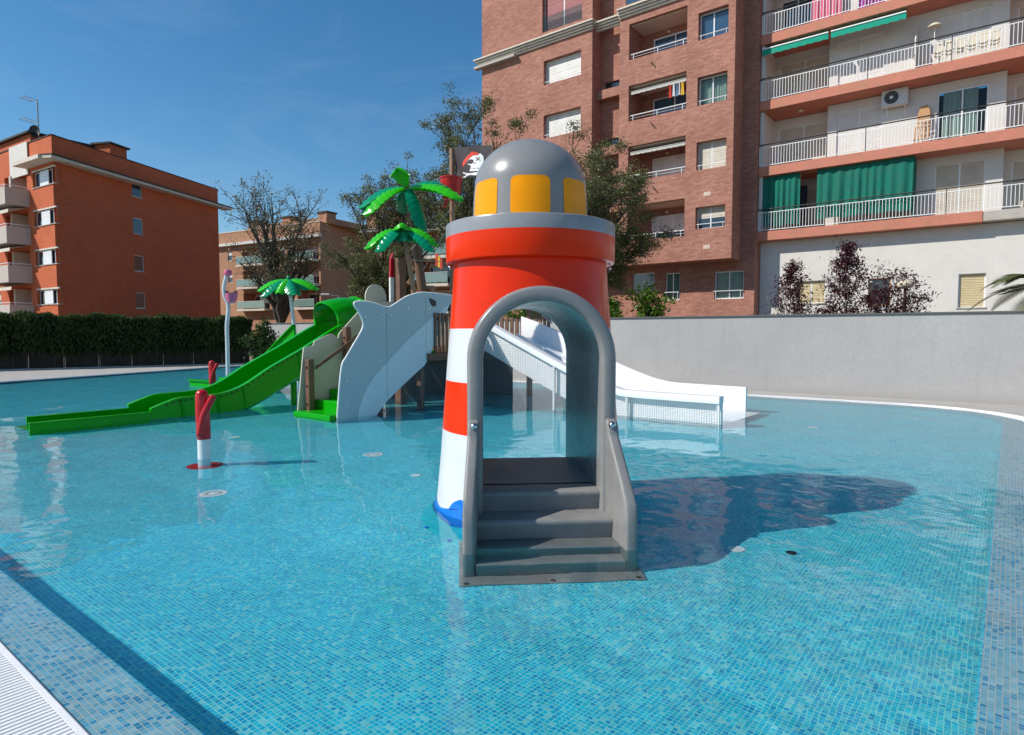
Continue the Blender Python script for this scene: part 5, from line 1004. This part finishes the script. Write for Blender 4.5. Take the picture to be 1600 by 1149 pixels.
# wavy pole with pink buckets
fb = groundw(355, 588); Yb = fb.y; wp = thing('bucket_pole', 'wavy silver pole with pink buckets standing before the hedge', 'water feature', fb)
mb = MB(); mb.tube(curve([(*XY(x, Yb), z) for x, z in ((355, -.450), (355.5, Z(540, Yb)), (355.5, Z(510, Yb)), (358.5, Z(480, Yb)), (353.5, Z(464, Yb)), (352.5, Z(450, Yb)), (357, Z(431, Yb)))], 6), .075, 10); mb.build('pole', M['pole'], wp, smooth=60)
c_ = Vector((*XY(364, Yb-.3), Z(475, Yb))); mb = MB(); mb.lathe([(.0, 0), (.13, .03), (.19, .16), (.22, .38), (.235, .38), (.2, .36), (.12, .06), (0, .05)], c_, 20); mb.build('bucket', M['pink'], wp, smooth=50)
for dx in (-.16, .16): mb = MB(); mb.bar(c_+Vector((dx-.06, -.05, .41)), c_+Vector((dx+.07, -.05, .41)), .05, .07); mb.build('bucket_stop', M['dmetal'], wp)
c_ = Vector((*XY(359, Yb), Z(431, Yb))); mb = MB(); mb.lathe([(.05, -.05), (.12, .0), (.15, .10), (.12, .19), (0, .21)], c_, 16); mb.build('flower_cap', M['pink'], wp, smooth=50)
# ================================================================ red water spouts
def spout(g, label, sc=1.0):
    x, y = g.x, g.y; t = thing('water_spout', label, 'water spout', (x, y, -.450)); o = Vector((x, y, 0))
    mb = MB(); mb.lathe([(.0, -.448), (.215, -.448), (.215, -.436), (.20, -.430), (.0, -.430)], o, 40); mb.build('base_disc', M['red'], t, smooth=40)
    mb = MB(); mb.lathe([(.076, -.435), (.078, .0), (.078, .262), (.0, .262)], o, 28); mb.build('stem', M['whiteplast'], t, smooth=40)
    mb = MB(); mb.tube([o+Vector(p_) for p_ in ((0, 0, .25), (0, 0, .256), (-.002, 0, .34), (-.006, 0, .5), (-.01, 0, .66), (-.012, 0, .80), (-.012, 0, .845), (-.012, 0, .872), (-.012, 0, .884))], [.080, .083, .084, .085, .083, .078, .068, .044, .008], 24); mb.build('spout_body', M['red'], t, smooth=70)
    mb = MB(); pth = curve([(.002, -.105, .318), (.004, -.11, .325), (.015, -.105, .40), (.045, -.09, .55), (.105, -.065, .70), (.138, -.045, .77), (.148, -.04, .80), (.151, -.038, .812)], 4); n = len(pth)
    mb.tube([o+Vector(p_) for p_ in pth], [.024+.02*min(1, i/3) if i < n-6 else .044*math.sqrt(max(.02, 1-((i-(n-6))/5.2)**2)) for i in range(n)], 16); mb.build('spout_arm', M['red'], t, smooth=70)
    mb = MB(); mb.tube([o+Vector((-.03, -.17, .315)), o+Vector((.05, -.17, .345))], .012, 8); mb.build('arm_lip', M['whiteplast'], t, smooth=60) if False else None
    for k in range(4): mb = MB(); q_ = o+Vector((.165*math.cos(.6+k*1.571), .165*math.sin(.6+k*1.571), -.428)); mb.lathe([(.016, 0), (.014, .01), (0, .012)], q_, 8); mb.build('bolt', M['steel'], t)
    return t
spout(Vector(((315-800)/FPX*8.0, 8.0, 0)), 'red Y shaped water spout on a white stem in the near left water'); spout(Vector((-7.72, 16.3, 0)), 'farther red water spout half hidden behind the long green slide')
# floor inlets
for i, (x, y, r_, m_, lb) in enumerate([(334, 771, .14, 'white', 'round white inlet cover on the pool floor in front of the near red spout'), (583, 711, .14, 'white', 'round white inlet cover on the pool floor left of the lighthouse'), (650, 743, .06, 'white', 'tiny white fitting on the pool floor beside the lighthouse'), (1150, 858, .075, 'white', 'white floor fitting at the edge of the lighthouse shadow'), (1236, 864, .042, 'drain', 'small dark drain on the pool floor right of the lighthouse'), (1270, 668, .09, 'white', 'white floor fitting in the far water near the grey wall'), (367, 683, .09, 'white', 'white floor fitting behind the near red spout')]):
    g = groundw(x, y); t = thing('floor_fitting', lb, 'pool fitting', (g.x, g.y, -.450)); mb = MB(); mb.lathe([(r_, 0), (r_, .008), (r_*.86, .014), (r_*.8, .010), (r_*.3, .010), (r_*.26, .014), (0, .014)], (g.x, g.y, -.448), 28); mb.build('cover', M[m_], t, smooth=40)
    if r_ > .1:
        for rr in (.45, .6): mb = MB(); mb.tube([(g.x+r_*rr*math.cos(k*.2618), g.y+r_*rr*math.sin(k*.2618), -.437) for k in range(25)], .005, 4); mb.build('cover_ring', M['gmetal'], t)
# ================================================================ lighthouse
LC = Vector((.17, 6.0, 0)); YAW = R(4.5); LR = Vector((math.cos(YAW), math.sin(YAW), 0)); LN = Vector((-LR.y, LR.x, 0))
lh = thing('lighthouse', 'red and white striped plastic lighthouse with grey arch, dome and steps', 'play lighthouse', LC+Vector((0, 0, -.450)))
def Lp(x, y, z): return LC+LR*x+LN*y+Vector((0, 0, z))
def lp(h, prof):
    for (z0, r0), (z1, r1) in zip(prof, prof[1:]):
        if z0 <= h <= z1: return r0+(r1-r0)*(h-z0)/(z1-z0)
    return prof[0][1] if h < prof[0][0] else prof[-1][1]
BP = [(-.450, .985), (-.2, .935), (-.05, .905), (.1, .878), (.45, .845), (.87, .815), (1.5, .765), (2.0, .728), (2.3, .708)]
ZS, WO, WI = 1.375, .60, .475
def gap(z): return WO-.02 if z < ZS else math.sqrt(max(0, (WO-.02)**2-(z-ZS)**2))
def band(name, z0, z1, m, off=0.0, par=None, zfun=None):
    mb = MB(); n = max(6, int((z1-z0)/.045)); zs = [z0+(z1-z0)*k/n for k in range(n+1)]; zt_ = ZS+WO-.02
    if z0 < zt_ < z1: zs = sorted(zs+[zt_-e for e in (.0, .002, .006, .012, .02, .03)])
    objs = []
    for side in (0, 1):
        rows = []
        for z in zs:
            r_ = lp(z, BP)+off; g = math.asin(min(.99, gap(z)/r_)); a0 = -math.pi/2+g if side == 0 else math.pi/2+g; a1 = math.pi/2-g if side == 0 else 1.5*math.pi-g
            row = []
            for k in range(41):
                a = a0+(a1-a0)*k/40; zz = z if zfun is None else zfun(a, z); rr = lp(zz, BP)+off; row.append(Lp(rr*math.cos(a), rr*math.sin(a), zz))
            rows.append(row)
        mb.sheet(rows)
        if side == 0 and z1 < zt_: mb.build(name, M[m], par or lh, smooth=50, uv=False, merge=True); mb = MB()
    return mb.build(name, M[m], par or lh, smooth=50, uv=False, merge=True)
for z0, z1, m, nm in ((-.450, .715, 'lhwhite', 'white_band'), (.715, 1.165, 'redplast', 'red_band'), (1.165, 1.635, 'lhwhite', 'white_band'), (1.635, 2.26, 'redplast', 'red_band')): band(nm, z0, z1, m)
band('wave_band', -.435, .05, 'blue', .004, None, lambda a, z: -.435+(z+.435)/.485*(.435+.03+.075*abs(math.sin(a*2.5+.75))**1.5))
band('wave_foot', -.440, -.07, 'cyan', .009, None, lambda a, z: -.440+(z+.44)/.37*(.24+.10*abs(math.sin(a*3.2+.4))))
mb = MB()   # curl of the wave beside the frame
def sk(u, v, e): r_ = lp(v, BP)+.013+e; a = -math.pi/2+u; return Lp(r_*math.cos(a), r_*math.sin(a), v)
cw = curve([(-1.02, .055), (-.97, .11), (-.90, .15), (-.80, .165), (-.80, .02), (-.84, .07), (-.90, .085), (-1.02, .055)], 2)[:-1]
mb.prism(cw, sk, 0, .004); mb.build('wave_curl', M['blue'], lh)
mb = MB(); mb.lathe([(.90, -.448), (1.03, -.448), (1.03, -.436), (.90, -.430)], LC, 64); mb.build('base_flange', M['cyan'], lh, smooth=40)
bt = None
for k in range(14):
    a = R(-160+k*23); q_ = Lp(1.03*math.cos(a), 1.03*math.sin(a), -.434)
    if bt is None: m_ = MB(); m_.lathe([(.022, 0), (.02, .012), (0, .016)], q_, 8); bt = m_.build('bolt', M['blue'], lh); q00 = q_
    else: again(bt, q_-q00, lh)
bt = None
for k in range(3):
    a = R((-178, -3, 90)[k]); q_ = Lp(.748*math.cos(a), .748*math.sin(a), 2.205)
    if bt is None: m_ = MB(); m_.lathe([(0, -.02), (.014, -.014), (.02, 0), (.014, .014), (0, .02)], q_, 8); bt = m_.build('rim_bolt', M['steel'], lh, smooth=60); q00 = q_
    else: again(bt, q_-q00, lh)
mb = MB(); mb.lathe([(.70, 2.262), (.70, 2.235), (.76, 2.228), (.782, 2.236), (.787, 2.25), (.787, 2.458)], LC, 96); mb.build('red_rim', M['redplast'], lh, smooth=50)
mb = MB(); mb.lathe([(.7868, 2.458), (.7868, 2.565), (.782, 2.577), (.77, 2.583), (.5, 2.586)], LC, 96); mb.build('rim_cap', M['rimgrey'], lh, smooth=40)
DP = [(2.585, .540), (2.70, .534), (2.85, .527), (2.93, .518)]
def dome_r(z):
    if z < 2.93: return lp(z, DP)
    k = (z-2.93)/.445; return .518*math.sqrt(max(0, 1-k*k))
mb = MB(); mb.lathe([(dome_r(z), z) for z in [2.584, 2.65, 2.75, 2.85, 2.93]]+[(.518*math.cos(t), 2.93+.445*math.sin(t)) for t in [R(90)*k/22 for k in range(1, 22)]]+[(.001, 3.375)], LC, 96); mb.build('dome', M['grey'], lh, smooth=60)
for k in range(7):
    ac_ = -math.pi/2+R(-1.5)+k*2*math.pi/7; mb = MB(); rows = []; hw = .173; z0, z1, rc = 2.612, 2.945, .045
    for j in range(21):
        z = z0+(z1-z0)*j/20; dz = min(z-z0, z1-z); h_ = hw-(rc-math.sqrt(max(0, rc*rc-(rc-dz)**2)) if dz < rc else 0)
        rows.append([LC+Vector(((dome_r(z)+.004)*math.cos(ac_+x*h_/.53), (dome_r(z)+.004)*math.sin(ac_+x*h_/.53), z)) for x in [-1+i/5 for i in range(11)]])
    mb.sheet(rows); mb.build('window', M['yellow'], lh, smooth=50, uv=False)
# arch frame + tunnel: one section swept round the arch
sec = [(WO, -.30), (WO, -.915), (WO-.004, -.945), (WO-.014, -.965), (WO-.03, -.973), (WI+.035, -.973), (WI+.016, -.966), (WI+.004, -.945), (WI, -.91), (WI, -.3), (WI, .30), (WI, .78), (WI+.03, .80), (WO, .80), (WO, .3)]
rows = []
for z in (-.450, .1, .4, .7, 1.0, 1.25): rows.append([Lp(-r_, y, z) for r_, y in sec])
for k in range(33): th = math.pi*(1-k/32); rows.append([Lp(r_*math.cos(th), y, ZS+r_*math.sin(th)) for r_, y in sec])
for z in (1.25, 1.0, .7, .4, .1, -.450): rows.append([Lp(r_, y, z) for r_, y in sec])
mb = MB(); mb.sheet(rows, closed=True); mb.build('arch_frame', M['grey'], lh, smooth=50)
def lbox(mb, x0, x1, y0, y1, z0, z1): return mb.box(LF, x0, x1, y0, y1, z0, z1)
LF = Frame((LC.x, LC.y), (LR.x, LR.y))
mb = MB(); mb.box(LF, -WI+.002, WI-.002, -.70, .45, .22, .318); mb.build('tunnel_floor', M['treadgrey'], lh)
st_ = [(-.93, .318), (-1.175, .155), (-1.36, -.01), (-1.49, -.19)]
for (y, z), yb, zl in zip(st_, (-.66, -.90, -1.145, -1.33), (.155, -.01, -.19, -.445)):
    pr_ = [(yb, z), (y+.03, z), (y+.012, z-.006), (y, z-.022), (y+.004, z-.045), (y+.035, zl+.02), (y+.03, zl), (yb, zl)]
    mb = MB(); mb.prism(pr_, lambda u, v, e: Lp(e, u, v), -.547, .547); mb.build('step', M['treadgrey'], lh, smooth=50)
pan = [(-.80, -.440), (-.80, .86), (-.90, .905), (-.96, .915), (-1.01, .895), (-1.035, .84), (-1.05, .78), (-1.36, .44), (-1.44, .335), (-1.465, .27), (-1.47, .2), (-1.47, -.440)]
for s_ in (-1, 1):
    mb = MB(); mb.prism(pan, lambda u, v, e: Lp(s_*(.549+.05*max(0, min(1, (-.95-u)/.5)))+e, u, v), -.046, .046); sp_ = mb.build('side_panel', M['treadgrey'], lh, bevel=.026, seg=3, smooth=40)
    mb = MB(); mb.lathe([(.03, .0), (.028, .012), (.018, .024), (.0, .028)], (0, 0, 0), 14)
    mb.v = [Lp(s_*.549+v.x, -1.032-v.z, .865+v.y) for v in mb.v]; mb.build('bolt_head', M['steel'], sp_, smooth=60)
mb = MB(); mb.box(LF, -.67, .67, -1.61, -.7, -.449, -.428); mb.build('step_flange', M['treadgrey'], lh, bevel=.006)
for x in (-.62, 0, .62): mb = MB(); mb.lathe([(.02, 0), (.018, .01), (0, .012)], Lp(x, -1.575, -.427), 8); mb.build('flange_bolt', M['dmetal'], lh)
for o in bpy.data.objects:                            # everything that reaches under the water receives the bent sunlight
    if o.type == 'MESH' and o.name != 'pool_water' and (o.name in ('pool_floor', 'pool_step_riser', 'pool_ledge') or min((o.matrix_basis.translation.z+parent_world(o.parent).z+c[2]) for c in o.bound_box) < -.04):
        o.cycles.is_caustics_receiver = True
